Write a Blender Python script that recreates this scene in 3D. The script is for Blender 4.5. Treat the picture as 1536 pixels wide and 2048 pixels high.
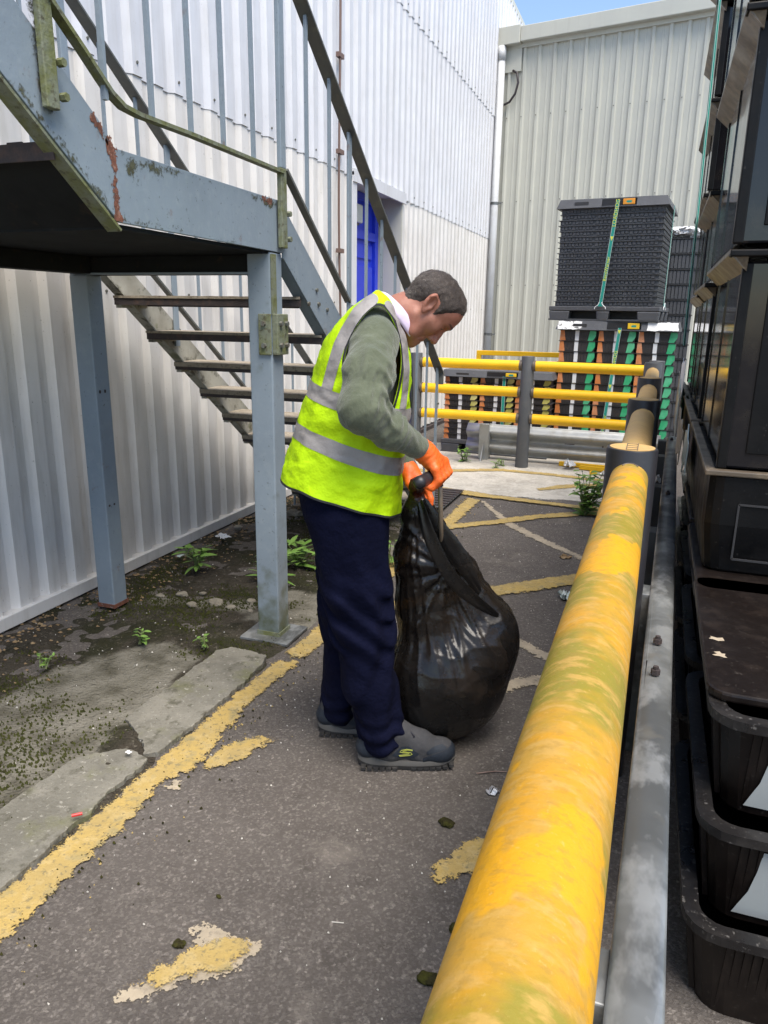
import bpy, math, random
import numpy as np
from mathutils import Vector, Matrix, noise
R = math.radians
random.seed(7); np.random.seed(7)
for o in list(bpy.data.objects): bpy.data.objects.remove(o)
SC = bpy.context.scene
COL = SC.collection

# ---------------------------------------------------------------- camera
cam_d = bpy.data.cameras.new('camera'); cam = bpy.data.objects.new('camera', cam_d); COL.objects.link(cam)
cam_d.sensor_fit = 'VERTICAL'; cam_d.sensor_height = 24.0; cam_d.lens = 24.0*1475/2048
cam_d.clip_start = 0.02; cam_d.clip_end = 3000
_v = Vector((685-768, 6528-1024, 1475)).normalized()
_y = Vector((1322-768, 633-1024, 1475)); _y = (_y-_v*_y.dot(_v)).normalized()
_x = _y.cross(-_v)
# columns: camera right / up / back expressed in world axes
cam.matrix_world = Matrix(((_x[0], -_x[1], -_x[2], 0), (_y[0], -_y[1], -_y[2], 0), (-_v[0], _v[1], _v[2], 1.5), (0, 0, 0, 1)))
SC.camera = cam

# ---------------------------------------------------------------- sky, sun, exposure
SUN = Vector((0.34, -0.30, 0.89)).normalized()
el = math.asin(SUN.z); az = math.atan2(SUN.x, SUN.y)
wd = bpy.data.worlds.new('World'); SC.world = wd; wd.use_nodes = True
nt = wd.node_tree; nt.nodes.clear()
sk = nt.nodes.new('ShaderNodeTexSky'); sk.sky_type = 'NISHITA'; sk.sun_disc = False
sk.sun_elevation = el; sk.sun_rotation = az; sk.air_density = 1.0; sk.dust_density = 0.6; sk.ozone_density = 1.0
bg = nt.nodes.new('ShaderNodeBackground'); bg.inputs[1].default_value = 0.12
ow = nt.nodes.new('ShaderNodeOutputWorld'); nt.links.new(sk.outputs[0], bg.inputs[0]); nt.links.new(bg.outputs[0], ow.inputs[0])
sl = bpy.data.lights.new('sun', 'SUN'); sl.energy = 3.0; sl.angle = R(42); sl.color = (1.0, 0.93, 0.83)
so = bpy.data.objects.new('sun', sl); COL.objects.link(so); so.rotation_euler = SUN.to_track_quat('Z', 'Y').to_euler(); so.location = (4, -4, 9)
SC.view_settings.view_transform = 'Standard'; SC.view_settings.look = 'None'; SC.view_settings.gamma = 1.0
SC.view_settings.exposure = 1.08
SC.cycles.use_adaptive_sampling = True; SC.cycles.adaptive_threshold = 0.015; SC.cycles.max_bounces = 5; SC.cycles.diffuse_bounces = 3; SC.cycles.glossy_bounces = 3; SC.cycles.transmission_bounces = 4; SC.cycles.transparent_max_bounces = 8
try: SC.cycles.use_denoising = True
except Exception: pass

# ---------------------------------------------------------------- helpers: objects
def origin(o):
    v = Vector((0, 0, 0))
    while o is not None: v += o.location; o = o.parent
    return v
def obj(name, verts, faces, mat, parent=None, smooth=False, local=False, kind=None, bevel=0.0, auto=None):
    me = bpy.data.meshes.new(name)
    if not local and parent is not None:
        og = origin(parent); verts = [(v[0]-og.x, v[1]-og.y, v[2]-og.z) for v in verts]
    me.from_pydata([tuple(map(float, v)) for v in verts], [], [tuple(map(int, f)) for f in faces]); me.validate(); me.update()
    if mat: me.materials.append(mat)
    if smooth: me.shade_smooth()
    o = bpy.data.objects.new(name, me); COL.objects.link(o)
    if parent: o.parent = parent
    if kind: o['kind'] = kind
    if bevel:
        b = o.modifiers.new('bevel', 'BEVEL'); b.width = bevel; b.segments = 2; b.limit_method = 'ANGLE'; b.angle_limit = R(40)
    return o
def thing(name, label, cat, loc=(0, 0, 0), rotz=0.0, group=None):
    o = bpy.data.objects.new(name, None); COL.objects.link(o); o.empty_display_size = 0.1
    o.location = loc; o.rotation_euler = (0, 0, rotz); tag(o, label, cat, group); return o
def tag(o, label=None, cat=None, group=None, kind=None):
    if label: o['label'] = label
    if cat: o['category'] = cat
    if group: o['group'] = group
    if kind: o['kind'] = kind
    return o
def inst(name, me, parent=None, loc=(0, 0, 0), rot=(0, 0, 0), scale=(1, 1, 1)):
    o = bpy.data.objects.new(name, me); COL.objects.link(o)
    if parent: o.parent = parent
    o.location = loc; o.rotation_euler = rot; o.scale = scale; return o
class MB:
    def __init__(s): s.v = []; s.f = []
    def add(s, vs, fs):
        n = len(s.v); s.v += [tuple(v) for v in vs]; s.f += [tuple(i+n for i in f) for f in fs]; return s
    def box(s, c, d, rot=None):
        x, y, z = d[0]/2, d[1]/2, d[2]/2
        vs = [Vector(p) for p in ((-x,-y,-z),(x,-y,-z),(x,y,-z),(-x,y,-z),(-x,-y,z),(x,-y,z),(x,y,z),(-x,y,z))]
        if rot is not None: vs = [rot @ v for v in vs]
        c = Vector(c)
        return s.add([v+c for v in vs], [(0,3,2,1),(4,5,6,7),(0,1,5,4),(1,2,6,5),(2,3,7,6),(3,0,4,7)])
    def bb(s, x0, x1, y0, y1, z0, z1): return s.box(((x0+x1)/2,(y0+y1)/2,(z0+z1)/2), (abs(x1-x0),abs(y1-y0),abs(z1-z0)))
    def beam(s, p, q, w, h, side=(1, 0, 0)):      # w along side, h perpendicular
        p, q = Vector(p), Vector(q); d = (q-p); L = d.length; d.normalize()
        sd = Vector(side); sd = (sd-d*sd.dot(d)).normalized(); up = d.cross(sd)
        a, b = sd*w/2, up*h/2
        vs = [p-a-b, p+a-b, p+a+b, p-a+b, q-a-b, q+a-b, q+a+b, q-a+b]
        return s.add(vs, [(0,3,2,1),(4,5,6,7),(0,1,5,4),(1,2,6,5),(2,3,7,6),(3,0,4,7)])
    def cyl(s, p, q, r0, r1=None, n=16, caps=True):
        r1 = r0 if r1 is None else r1
        return s.tube([p, q], [r0, r1], n, caps)
    def tube(s, pts, r, n=8, caps=True):
        pts = [Vector(p) for p in pts]; m = len(pts)
        rr = r if isinstance(r, (list, tuple)) else [r]*m
        t0 = (pts[1]-pts[0]).normalized(); a = t0.orthogonal().normalized(); vs = []
        for i, p in enumerate(pts):
            t = (pts[min(i+1, m-1)]-pts[max(i-1, 0)]).normalized()
            a = (a-t*a.dot(t)).normalized(); b = t.cross(a)
            for k in range(n):
                th = 2*math.pi*k/n; vs.append(p+(a*math.cos(th)+b*math.sin(th))*rr[i])
        fs = [(i*n+k, i*n+(k+1) % n, (i+1)*n+(k+1) % n, (i+1)*n+k) for i in range(m-1) for k in range(n)]
        if caps: fs += [tuple(range(n-1, -1, -1)), tuple((m-1)*n+k for k in range(n))]
        return s.add(vs, fs)
    def prism(s, poly, z0, z1):                   # xy polygon extruded in z
        n = len(poly); vs = [(x, y, z0) for x, y in poly]+[(x, y, z1) for x, y in poly]
        return s.add(vs, [tuple(range(n-1, -1, -1)), tuple(range(n, 2*n))]+[(i, (i+1) % n, n+(i+1) % n, n+i) for i in range(n)])
    def xprism(s, poly, x0, x1):                  # yz polygon extruded in x
        n = len(poly); vs = [(x0, y, z) for y, z in poly]+[(x1, y, z) for y, z in poly]
        return s.add(vs, [tuple(range(n)), tuple(range(2*n-1, n-1, -1))]+[(i, n+i, n+(i+1) % n, (i+1) % n) for i in range(n)])
    def lathe(s, prof, c=(0, 0, 0), n=24):
        c = Vector(c); vs = []; m = len(prof)
        for r, z in prof:
            for k in range(n):
                th = 2*math.pi*k/n; vs.append(c+Vector((r*math.cos(th), r*math.sin(th), z)))
        fs = [(i*n+k, i*n+(k+1) % n, (i+1)*n+(k+1) % n, (i+1)*n+k) for i in range(m-1) for k in range(n)]
        fs += [tuple(range(n-1, -1, -1)), tuple((m-1)*n+k for k in range(n))]
        return s.add(vs, fs)
    def build(s, name, mat, parent=None, **k): return obj(name, s.v, s.f, mat, parent, **k)

# ---------------------------------------------------------------- helpers: materials
def lin(c): return tuple(((x/255)/12.92 if x/255 <= 0.04045 else ((x/255+0.055)/1.055)**2.4) for x in c)+(1.0,)
def material(name, col, rough=0.6, metal=0.0, layers=(), bump=(), spec=0.5, rvar=0.0, rscale=8.0, coat=0.0, alpha=None, sheen=0.0, sss=0.0):
    """col = linear rgb. layers: (kind, scale, lo, hi, rgb, strength[, stretch xyz]); bump: (kind, scale, distance[, stretch])"""
    m = bpy.data.materials.new(name); m.use_nodes = True; t = m.node_tree; N = t.nodes; L = t.links
    bs = N['Principled BSDF']; geo = N.new('ShaderNodeNewGeometry')
    def coord(st):
        if st is None: return geo.outputs['Position']
        mp = N.new('ShaderNodeMapping'); mp.inputs['Scale'].default_value = st; L.new(geo.outputs['Position'], mp.inputs[0]); return mp.outputs[0]
    def tex(kind, sc, st=None):
        if kind == 'v':
            n = N.new('ShaderNodeTexVoronoi'); n.inputs['Scale'].default_value = sc; out = n.outputs['Distance']
        elif kind == 'c':
            n = N.new('ShaderNodeTexVoronoi'); n.inputs['Scale'].default_value = sc; out = n.outputs['Color']
        else:
            n = N.new('ShaderNodeTexNoise'); n.inputs['Scale'].default_value = sc
            n.inputs['Detail'].default_value = 4 if kind == 'n' else 1; n.inputs['Roughness'].default_value = 0.62; out = n.outputs['Fac']
        L.new(coord(st), n.inputs['Vector']); return out
    rgb = N.new('ShaderNodeRGB'); rgb.outputs[0].default_value = tuple(col[:3])+(1,); cur = rgb.outputs[0]
    for ly in layers:
        kind, sc, lo, hi, c, stg = ly[:6]; st = ly[6] if len(ly) > 6 else None
        o = tex(kind, sc, st); mr = N.new('ShaderNodeMapRange'); mr.inputs[1].default_value = lo; mr.inputs[2].default_value = hi; mr.inputs[3].default_value = 0; mr.inputs[4].default_value = stg
        L.new(o, mr.inputs[0]); mx = N.new('ShaderNodeMix'); mx.data_type = 'RGBA'
        L.new(mr.outputs[0], mx.inputs[0]); L.new(cur, mx.inputs[6]); mx.inputs[7].default_value = tuple(c[:3])+(1,); cur = mx.outputs[2]
    L.new(cur, bs.inputs['Base Color'])
    bs.inputs['Roughness'].default_value = rough; bs.inputs['Metallic'].default_value = metal
    bs.inputs['Specular IOR Level'].default_value = spec
    if coat: bs.inputs['Coat Weight'].default_value = coat; bs.inputs['Coat Roughness'].default_value = 0.15
    if sheen: bs.inputs['Sheen Weight'].default_value = sheen
    if sss:
        bs.inputs['Subsurface Weight'].default_value = sss; bs.inputs['Subsurface Radius'].default_value = (0.012, 0.005, 0.003); bs.inputs['Subsurface Scale'].default_value = 0.6
    if rvar:
        o = tex('n', rscale); mr = N.new('ShaderNodeMapRange'); mr.inputs[1].default_value = 0.3; mr.inputs[2].default_value = 0.7
        mr.inputs[3].default_value = max(0.02, rough-rvar); mr.inputs[4].default_value = min(1, rough+rvar); L.new(o, mr.inputs[0]); L.new(mr.outputs[0], bs.inputs['Roughness'])
    prev = None
    for b in bump:
        kind, sc, dist = b[:3]; st = b[3] if len(b) > 3 else None
        n = N.new('ShaderNodeBump'); n.inputs['Strength'].default_value = 1.0; n.inputs['Distance'].default_value = dist
        L.new(tex(kind, sc, st), n.inputs['Height'])
        if prev: L.new(prev, n.inputs['Normal'])
        prev = n.outputs[0]
    if prev: L.new(prev, bs.inputs['Normal'])
    return m

# ---------------------------------------------------------------- helpers: implicit surfaces and clipping
def cap(P, a, b, ra, rb):
    a = np.array(a); b = np.array(b); ba = b-a; h = np.clip(((P-a) @ ba)/(ba @ ba), 0, 1)
    return np.linalg.norm(P-a-h[:, None]*ba, axis=1)-(ra+(rb-ra)*h)
def ell(P, c, r, M=None):
    q = P-np.array(c)
    if M is not None: q = q @ M          # rows of M.T are the ellipsoid axes
    r = np.array(r); k0 = np.linalg.norm(q/r, axis=1); k1 = np.linalg.norm(q/(r*r), axis=1)+1e-9
    return k0*(k0-1)/k1
def smin(a, b, k):
    h = np.clip(0.5+0.5*(b-a)/k, 0, 1); return b+(a-b)*h-k*h*(1-h)
def smax(a, b, k): return -smin(-a, -b, k)
def chain(P, pts, rs, k=0.02):
    d = None
    for i in range(len(pts)-1):
        e = cap(P, pts[i], pts[i+1], rs[i], rs[i+1]); d = e if d is None else smin(d, e, k)
    return d
def nets(fn, lo, hi, h):
    ax = [np.arange(lo[i], hi[i]+h, h) for i in range(3)]; nx, ny, nz = map(len, ax)
    G = np.stack(np.meshgrid(*ax, indexing='ij'), -1).reshape(-1, 3); V = np.empty(len(G))
    for i in range(0, len(G), 400000): V[i:i+400000] = fn(G[i:i+400000])
    V = V.reshape(nx, ny, nz); S = V < 0
    acc = np.zeros((nx-1, ny-1, nz-1, 3)); cnt = np.zeros((nx-1, ny-1, nz-1))
    cs = [(i, j, k) for i in (0, 1) for j in (0, 1) for k in (0, 1)]
    def sub(A, c): return A[c[0]:nx-1+c[0], c[1]:ny-1+c[1], c[2]:nz-1+c[2]]
    for a in cs:
        for d in range(3):
            if a[d]: continue
            b = list(a); b[d] = 1; va, vb = sub(V, a), sub(V, b); mk = (va < 0) != (vb < 0)
            t = np.where(mk, va/(va-vb+1e-30), 0)
            for e in range(3): acc[..., e] += np.where(mk, (a[e]+(t if e == d else 0)), 0)
            cnt += mk
    act = cnt > 0; idx = -np.ones(act.shape, int); idx[act] = np.arange(act.sum())
    ijk = np.argwhere(act); pos = (ijk+acc[act]/cnt[act][:, None])*h+np.array([ax[0][0], ax[1][0], ax[2][0]])
    F = []
    for d in range(3):
        e1, e2 = (d+1) % 3, (d+2) % 3
        A = np.take(S, range(0, S.shape[d]-1), d); B = np.take(S, range(1, S.shape[d]), d)
        for c in np.argwhere(A != B):
            if c[e1] < 1 or c[e2] < 1: continue
            q = []
            for o1, o2 in ((-1, -1), (0, -1), (0, 0), (-1, 0)):
                cc = c.copy(); cc[e1] += o1; cc[e2] += o2
                if cc[e1] >= act.shape[e1] or cc[e2] >= act.shape[e2]: break
                q.append(idx[tuple(cc)])
            if len(q) == 4 and min(q) >= 0: F.append(q if A[tuple(c)] else q[::-1])
    return pos, F
def vnormals(v, f):
    v = np.asarray(v); n = np.zeros_like(v); F = np.array([q if len(q) == 4 else (q[0], q[1], q[2], q[2]) for q in f])
    fn = np.cross(v[F[:, 2]]-v[F[:, 0]], v[F[:, 3]]-v[F[:, 1]])
    tri = np.linalg.norm(fn, axis=1) < 1e-14
    if tri.any(): fn[tri] = np.cross(v[F[tri, 1]]-v[F[tri, 0]], v[F[tri, 2]]-v[F[tri, 0]])
    for k in range(4): np.add.at(n, F[:, k], fn)
    return n/(np.linalg.norm(n, axis=1)[:, None]+1e-12)
def clip(v, f, s):
    """keep the part of the mesh where the per-vertex field s is positive, cutting faces along s = 0"""
    v = [tuple(p) for p in v]; new = {}; out = []; vs = list(v)
    def cut(a, b):
        k = (min(a, b), max(a, b))
        if k not in new:
            t = s[a]/(s[a]-s[b]); new[k] = len(vs); vs.append(tuple(v[a][i]+(v[b][i]-v[a][i])*t for i in range(3)))
        return new[k]
    for q in f:
        p = [s[i] > 0 for i in q]
        if all(p): out.append(tuple(q)); continue
        if not any(p): continue
        r = []
        for i in range(len(q)):
            a, b = q[i], q[(i+1) % len(q)]
            if s[a] > 0: r.append(a)
            if (s[a] > 0) != (s[b] > 0): r.append(cut(a, b))
        if len(r) >= 3: out.append(tuple(r))
    used = sorted({i for q in out for i in q}); mp = {u: i for i, u in enumerate(used)}
    return [vs[u] for u in used], [tuple(mp[i] for i in q) for q in out], used
def seg_dist(p, poly, closed=False):
    p = np.asarray(p); d = np.full(len(p), 9e9); n = len(poly)
    for i in range(n if closed else n-1):
        a = np.array(poly[i]); b = np.array(poly[(i+1) % n]); ba = b-a; h = np.clip(((p-a) @ ba)/(ba @ ba), 0, 1)
        d = np.minimum(d, np.linalg.norm(p-a-h[:, None]*ba, axis=1))
    return d
def poly_sd(p, poly):       # positive inside
    p = np.asarray(p); ins = np.zeros(len(p), bool); n = len(poly)
    for i in range(n):
        x0, y0 = poly[i]; x1, y1 = poly[(i+1) % n]
        c = ((y0 > p[:, 1]) != (y1 > p[:, 1])) & (p[:, 0] < (x1-x0)*(p[:, 1]-y0)/((y1-y0) or 1e-12)+x0); ins ^= c
    d = seg_dist(p, poly, True); return np.where(ins, d, -d)
def smooth_poly(poly, k=3):
    for _ in range(k):
        q = []
        for i in range(len(poly)):
            a = poly[i]; b = poly[(i+1) % len(poly)]
            q += [(a[0]*.75+b[0]*.25, a[1]*.75+b[1]*.25), (a[0]*.25+b[0]*.75, a[1]*.25+b[1]*.75)]
        poly = q
    return poly
def fbm(v, sc, oct=3):
    return np.array([noise.fractal(Vector(p)*sc, 1.0, 2.0, oct) for p in np.asarray(v)])
def ragged(poly, step, amp, sc=9.0, seed=0.0):   # resample a polygon outline and fray it
    out = []; n = len(poly)
    for i in range(n):
        a = Vector(poly[i]+(0,)); b = Vector(poly[(i+1) % n]+(0,)); m = max(1, int((b-a).length/step))
        for j in range(m):
            p = a.lerp(b, j/m); q = noise.noise_vector(p*sc+Vector((seed, seed, 0)))*amp+noise.noise_vector(p*sc*4+Vector((seed, 0, 3)))*amp*.7+noise.noise_vector(p*sc*13+Vector((seed, 5, 1)))*amp*.45
            out.append((p.x+q.x, p.y+q.y))
    return out

# ================================================================ materials
BLACK = (.012, .012, .013)
M_white = material('white_cladding', (.64, .645, .675), .42, layers=(('n', 1.6, .35, .75, (.53, .53, .55), .6), ('n', 14, .5, .8, (.42, .40, .37), .4, (1, 1, .15)), ('n', 60, .66, .76, (.30, .25, .2), .5)), bump=(('s', 5, .004),), rvar=.08)
M_whitelow = material('white_cladding_dirty', (.70, .68, .655), .5, layers=(('n', 2.2, .35, .75, (.56, .53, .49), .6), ('n', 18, .5, .78, (.36, .33, .27), .4, (1, 1, .12)), ('n', 70, .66, .74, (.13, .11, .08), .6)), bump=(('s', 5, .004),), rvar=.08)
M_grey = material('stone_grey_cladding', (.53, .525, .455), .45, layers=(('n', 1.2, .35, .7, (.43, .43, .39), .5), ('n', 16, .55, .8, (.36, .34, .29), .3, (1, 1, .1))), rvar=.06)
M_pvc = material('grey_pipe_plastic', (.55, .56, .57), .4, layers=(('n', 6, .45, .7, (.42, .42, .40), .5),))
M_cable = material('brown_cable_sheath', (.16, .10, .08), .5)
M_darkcable = material('dark_cable_sheath', (.035, .026, .028), .45)
M_blue = material('blue_door_paint', (.022, .045, .62), .35, layers=(('n', 3, .4, .7, (.03, .08, .75), .5),))
M_lampglass = material('lamp_diffuser', (.66, .66, .6), .25, bump=(('v', 120, .001),))
M_steel = material('blue_grey_steel_paint', (.235, .285, .33), .42, layers=(('n', 2.5, .4, .7, (.185, .225, .262), .6), ('n', 24, .52, .72, (.27, .315, .35), .6), ('n', 55, .64, .72, (.05, .055, .05), .75), ('n', 9, .66, .74, (.16, .07, .035), .6)), bump=(('n', 70, .0008),), rvar=.1)
M_steeldark = material('handrail_paint', (.10, .105, .10), .5, layers=(('n', 20, .5, .7, (.16, .16, .13), .6), ('n', 60, .6, .7, (.10, .06, .03), .6)), bump=(('n', 90, .0007),))
M_mossy = material('mossy_steel_paint', (.17, .185, .13), .7, layers=(('n', 18, .42, .6, (.13, .14, .045), .9), ('n', 50, .55, .68, (.06, .05, .025), .8)), bump=(('n', 60, .003),))
M_rust = material('rust', (.19, .07, .04), .85, layers=(('n', 30, .4, .6, (.09, .035, .022), .8), ('n', 60, .55, .65, (.30, .22, .18), .6)), bump=(('n', 80, .002),))
M_under = material('shaded_underside_steel', (.016, .017, .017), .9, layers=(('n', 6, .45, .7, (.010, .010, .010), .8), ('n', 20, .6, .72, (.04, .028, .018), .6)), bump=(('n', 40, .001),), spec=.15)  # near-black colour paints in the shade under landing and upper flight
M_tread = material('weathered_tread', (.34, .29, .22), .85, layers=(('n', 8, .4, .65, (.22, .18, .13), .7), ('n', 50, .5, .7, (.10, .08, .06), .7)), bump=(('n', 120, .003),))
M_treaddark = material('tread_edge_steel', (.045, .035, .035), .7, layers=(('n', 25, .5, .7, (.10, .06, .045), .7),), bump=(('n', 90, .002),))
M_galv = material('galvanised_steel', (.21, .22, .22), .42, metal=.45, layers=(('c', 26, .2, .9, (.27, .28, .28), .6), ('n', 3.5, .42, .58, (.10, .105, .105), .85), ('n', 14, .5, .62, (.34, .35, .35), .7, (1, .5, 1)), ('n', 12, .6, .75, (.2, .18, .14), .5)), rvar=.12)
M_galv2 = material('bright_galvanised_steel', (.40, .41, .40), .4, metal=.45, layers=(('c', 22, .2, .9, (.47, .48, .47), .6), ('n', 5, .5, .66, (.30, .29, .25), .7)), rvar=.1)
M_bolt = material('bolt_steel', (.16, .17, .15), .6, metal=.4, layers=(('n', 60, .45, .65, (.12, .07, .04), .6),))
M_asph = material('asphalt', (.185, .163, .147), .94, layers=(('n', .9, .38, .62, (.132, .117, .107), .85), ('n', 4.0, .46, .64, (.225, .20, .18), .7), ('n', 11, .56, .70, (.105, .092, .082), .6), ('c', 150, .5, .95, (.35, .315, .28), .7), ('c', 120, .0, .3, (.050, .043, .038), .6), ('n', 55, .60, .72, (.30, .27, .24), .5), ('n', 2.2, .60, .74, (.25, .22, .19), .6)), bump=(('n', 150, .006),), spec=.2)
M_conc = material('worn_concrete', (.27, .255, .215), .9, layers=(('n', 3.5, .4, .65, (.175, .17, .14), .8), ('n', 15, .5, .7, (.33, .31, .27), .6), ('n', 9, .60, .72, (.09, .085, .05), .8), ('c', 130, .88, .95, (.42, .40, .36), .7), ('c', 90, .0, .12, (.07, .065, .05), .7)), bump=(('n', 60, .004), ('v', 130, .002)), spec=.25)
M_slab = material('smooth_kerb_concrete', (.215, .202, .168), .9, layers=(('n', 2.6, .42, .60, (.135, .127, .105), .85), ('n', 9, .48, .66, (.26, .243, .205), .7), ('n', 4.5, .52, .66, (.105, .108, .042), .8), ('n', 14, .58, .68, (.075, .07, .05), .75), ('n', 90, .55, .68, (.12, .11, .09), .6), ('n', 60, .6, .7, (.40, .38, .33), .6)), bump=(('n', 90, .004), ('n', 20, .005)), spec=.2)
M_pale = material('sunlit_pale_screed', (.50, .465, .40), .9, layers=(('n', 3, .4, .62, (.34, .315, .27), .8), ('n', 14, .5, .68, (.58, .55, .49), .6), ('n', 40, .56, .68, (.20, .18, .15), .6)), bump=(('n', 50, .005),), spec=.2)  # pale concrete, brightened further to carry the sunlight on it
M_soil = material('soil_and_moss', (.105, .088, .066), .97, layers=(('n', 2.3, .42, .62, (.135, .118, .092), .85), ('n', 2.4, .47, .60, (.044, .050, .014), .95), ('n', 5, .52, .64, (.026, .028, .012), .9), ('c', 75, .8, .9, (.24, .21, .17), .7), ('c', 48, .0, .14, (.02, .017, .012), .7), ('n', 60, .62, .7, (.28, .25, .2), .5)), bump=(('n', 26, .02), ('v', 85, .006)), spec=.2)
M_paint = material('worn_yellow_paint', (.43, .305, .105), .9, layers=(('n', 5, .42, .62, (.34, .255, .11), .8), ('n', 24, .5, .64, (.47, .355, .165), .7), ('n', 70, .54, .66, (.19, .158, .09), .8), ('n', 12, .56, .68, (.22, .19, .10), .7)), bump=(('n', 110, .004),), spec=.15)
M_paintpale = material('faded_line_residue', (.40, .335, .245), .9, layers=(('n', 9, .4, .66, (.25, .215, .165), .8), ('n', 45, .55, .7, (.15, .13, .11), .7), ('n', 20, .6, .7, (.42, .36, .26), .6)), bump=(('n', 60, .004),), spec=.25)
M_moss = material('dark_moss', (.032, .028, .012), .97, layers=(('n', 40, .45, .65, (.055, .055, .012), .8),), bump=(('n', 90, .008),), spec=.1)
M_chip = material('pale_stone_chip', (.52, .49, .44), .8)
M_stone = material('rubble_stone', (.20, .175, .135), .9, layers=(('n', 20, .4, .7, (.30, .27, .21), .7),), bump=(('n', 50, .006),))
M_leaf = material('weed_leaf', (.125, .245, .040), .5, layers=(('n', 20, .4, .66, (.21, .34, .075), .8),), spec=.4)
M_leafdry = material('dry_leaf', (.20, .125, .06), .8, layers=(('n', 15, .4, .7, (.30, .22, .12), .8),))
M_stem = material('weed_stem', (.12, .15, .05), .6)
M_paper = material('white_litter', (.74, .74, .74), .6, layers=(('n', 60, .6, .7, (.35, .34, .33), .5),))
M_foil = material('foil_litter', (.70, .70, .72), .3, metal=.6, bump=(('n', 120, .004),))
M_red = material('red_plastic', (.50, .03, .03), .4)
M_yplas = material('yellow_plastic_new', (.88, .50, .006), .38, layers=(('n', 5, .45, .7, (.66, .37, .008), .5), ('n', 40, .64, .72, (.30, .19, .03), .5)), bump=(('n', 160, .0004),))
M_yold = material('weathered_yellow_rail', (.50, .245, .010), .6, layers=(('n', 9, .44, .58, (.43, .245, .035), .85, (1, 1.8, 1)), ('n', 4.0, .46, .58, (.215, .185, .018), .9, (1, 1.3, 1)), ('n', 24, .50, .62, (.47, .28, .065), .75, (1, 2.2, 1)), ('n', 4.6, .555, .575, (.60, .29, .002), .97, (1, .7, 1)), ('n', 70, .50, .66, (.30, .175, .028), .45, (1, 1.6, 1)), ('n', 150, .62, .72, (.54, .36, .12), .4)), bump=(('n', 140, .0006), ('n', 30, .0008)), rvar=.12)
M_yend = material('aged_yellow_rail', (.56, .355, .135), .6, layers=(('n', 40, .42, .66, (.42, .26, .09), .8, (.6, 4, .6)), ('n', 8, .52, .68, (.58, .38, .12), .7), ('n', 70, .6, .7, (.62, .44, .22), .6, (1, 5, 1))), bump=(('n', 120, .0008, (1, 4, 1)),))
M_blackplas = material('black_post_plastic', (.020, .019, .022), .42, layers=(('n', 30, .6, .75, (.06, .058, .055), .5),), rvar=.08)
M_greypost = material('grey_post_plastic', (.075, .078, .082), .5, layers=(('n', 14, .5, .7, (.10, .10, .10), .6),))
M_capring = material('rail_collar', (.11, .085, .06), .5)
M_crate = material('black_crate_plastic', (.004, .004, .0045), .45, spec=.2, layers=(('n', 9, .5, .72, (.010, .009, .009), .6), ('n', 60, .66, .72, (.06, .055, .05), .5)), rvar=.14, rscale=12, bump=(('n', 50, .0006),))
M_crategloss = material('glossy_black_sleeve', (.010, .0095, .011), .09, layers=(('n', 12, .55, .72, (.028, .024, .020), .5),), rvar=.04)
M_cratebrown = material('brown_black_plastic', (.0085, .0058, .0048), .4, spec=.28, layers=(('n', 16, .5, .7, (.020, .0135, .010), .6), ('n', 70, .62, .7, (.07, .06, .05), .4)), rvar=.12)
M_bronze = material('reflection_tinted_rim', (.10, .078, .055), .4, layers=(('n', 14, .45, .65, (.22, .17, .11), .7), ('n', 40, .55, .7, (.05, .038, .03), .8)), rvar=.12)  # bronze tint paints in the ground and yellow reflected by the rims
M_tray = material('charcoal_tray_plastic', (.066, .068, .075), .5, layers=(('n', 5, .45, .7, (.095, .098, .105), .6), ('n', 60, .64, .72, (.2, .17, .17), .5)))
M_trayrim = material('tray_rim_plastic', (.035, .034, .036), .4)
M_traydk = material('dark_tray_plastic', (.036, .033, .034), .5, layers=(('n', 30, .5, .7, (.05, .038, .03), .6),))
M_orange = material('orange_tab_plastic', (.60, .20, .055), .5, layers=(('n', 5, .42, .62, (.66, .33, .20), .8), ('n', 30, .6, .7, (.30, .12, .05), .5)))
M_orange2 = material('orange_tag', (.75, .30, .03), .4)
M_green = material('green_tab_plastic', (.03, .36, .15), .5, layers=(('n', 5, .42, .62, (.13, .50, .28), .8),))
M_ytab = material('yellow_tab_plastic', (.46, .43, .10), .5, layers=(('n', 6, .42, .62, (.62, .58, .25), .8),))
M_wtab = material('white_strip_plastic', (.72, .73, .74), .45)
M_strap = material('green_strap', (.012, .26, .21), .6)
M_strapy = material('strap_print', (.66, .70, .08), .6)
M_ytag = material('yellow_tag', (.78, .50, .02), .4)
M_peel = material('peeling_white_label', (.74, .74, .74), .6, layers=(('n', 30, .55, .62, (.06, .06, .06), .9),))
M_film = material('torn_tape', (.50, .58, .54), .3, layers=(('n', 8, .45, .7, (.66, .68, .66), .6),))
M_beige = material('torn_cardboard', (.38, .31, .22), .7, layers=(('n', 12, .45, .7, (.50, .43, .33), .7),))
M_greypanel = material('pale_grey_liner', (.40, .42, .41), .55, layers=(('n', 6, .45, .7, (.34, .36, .35), .6),))

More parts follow.
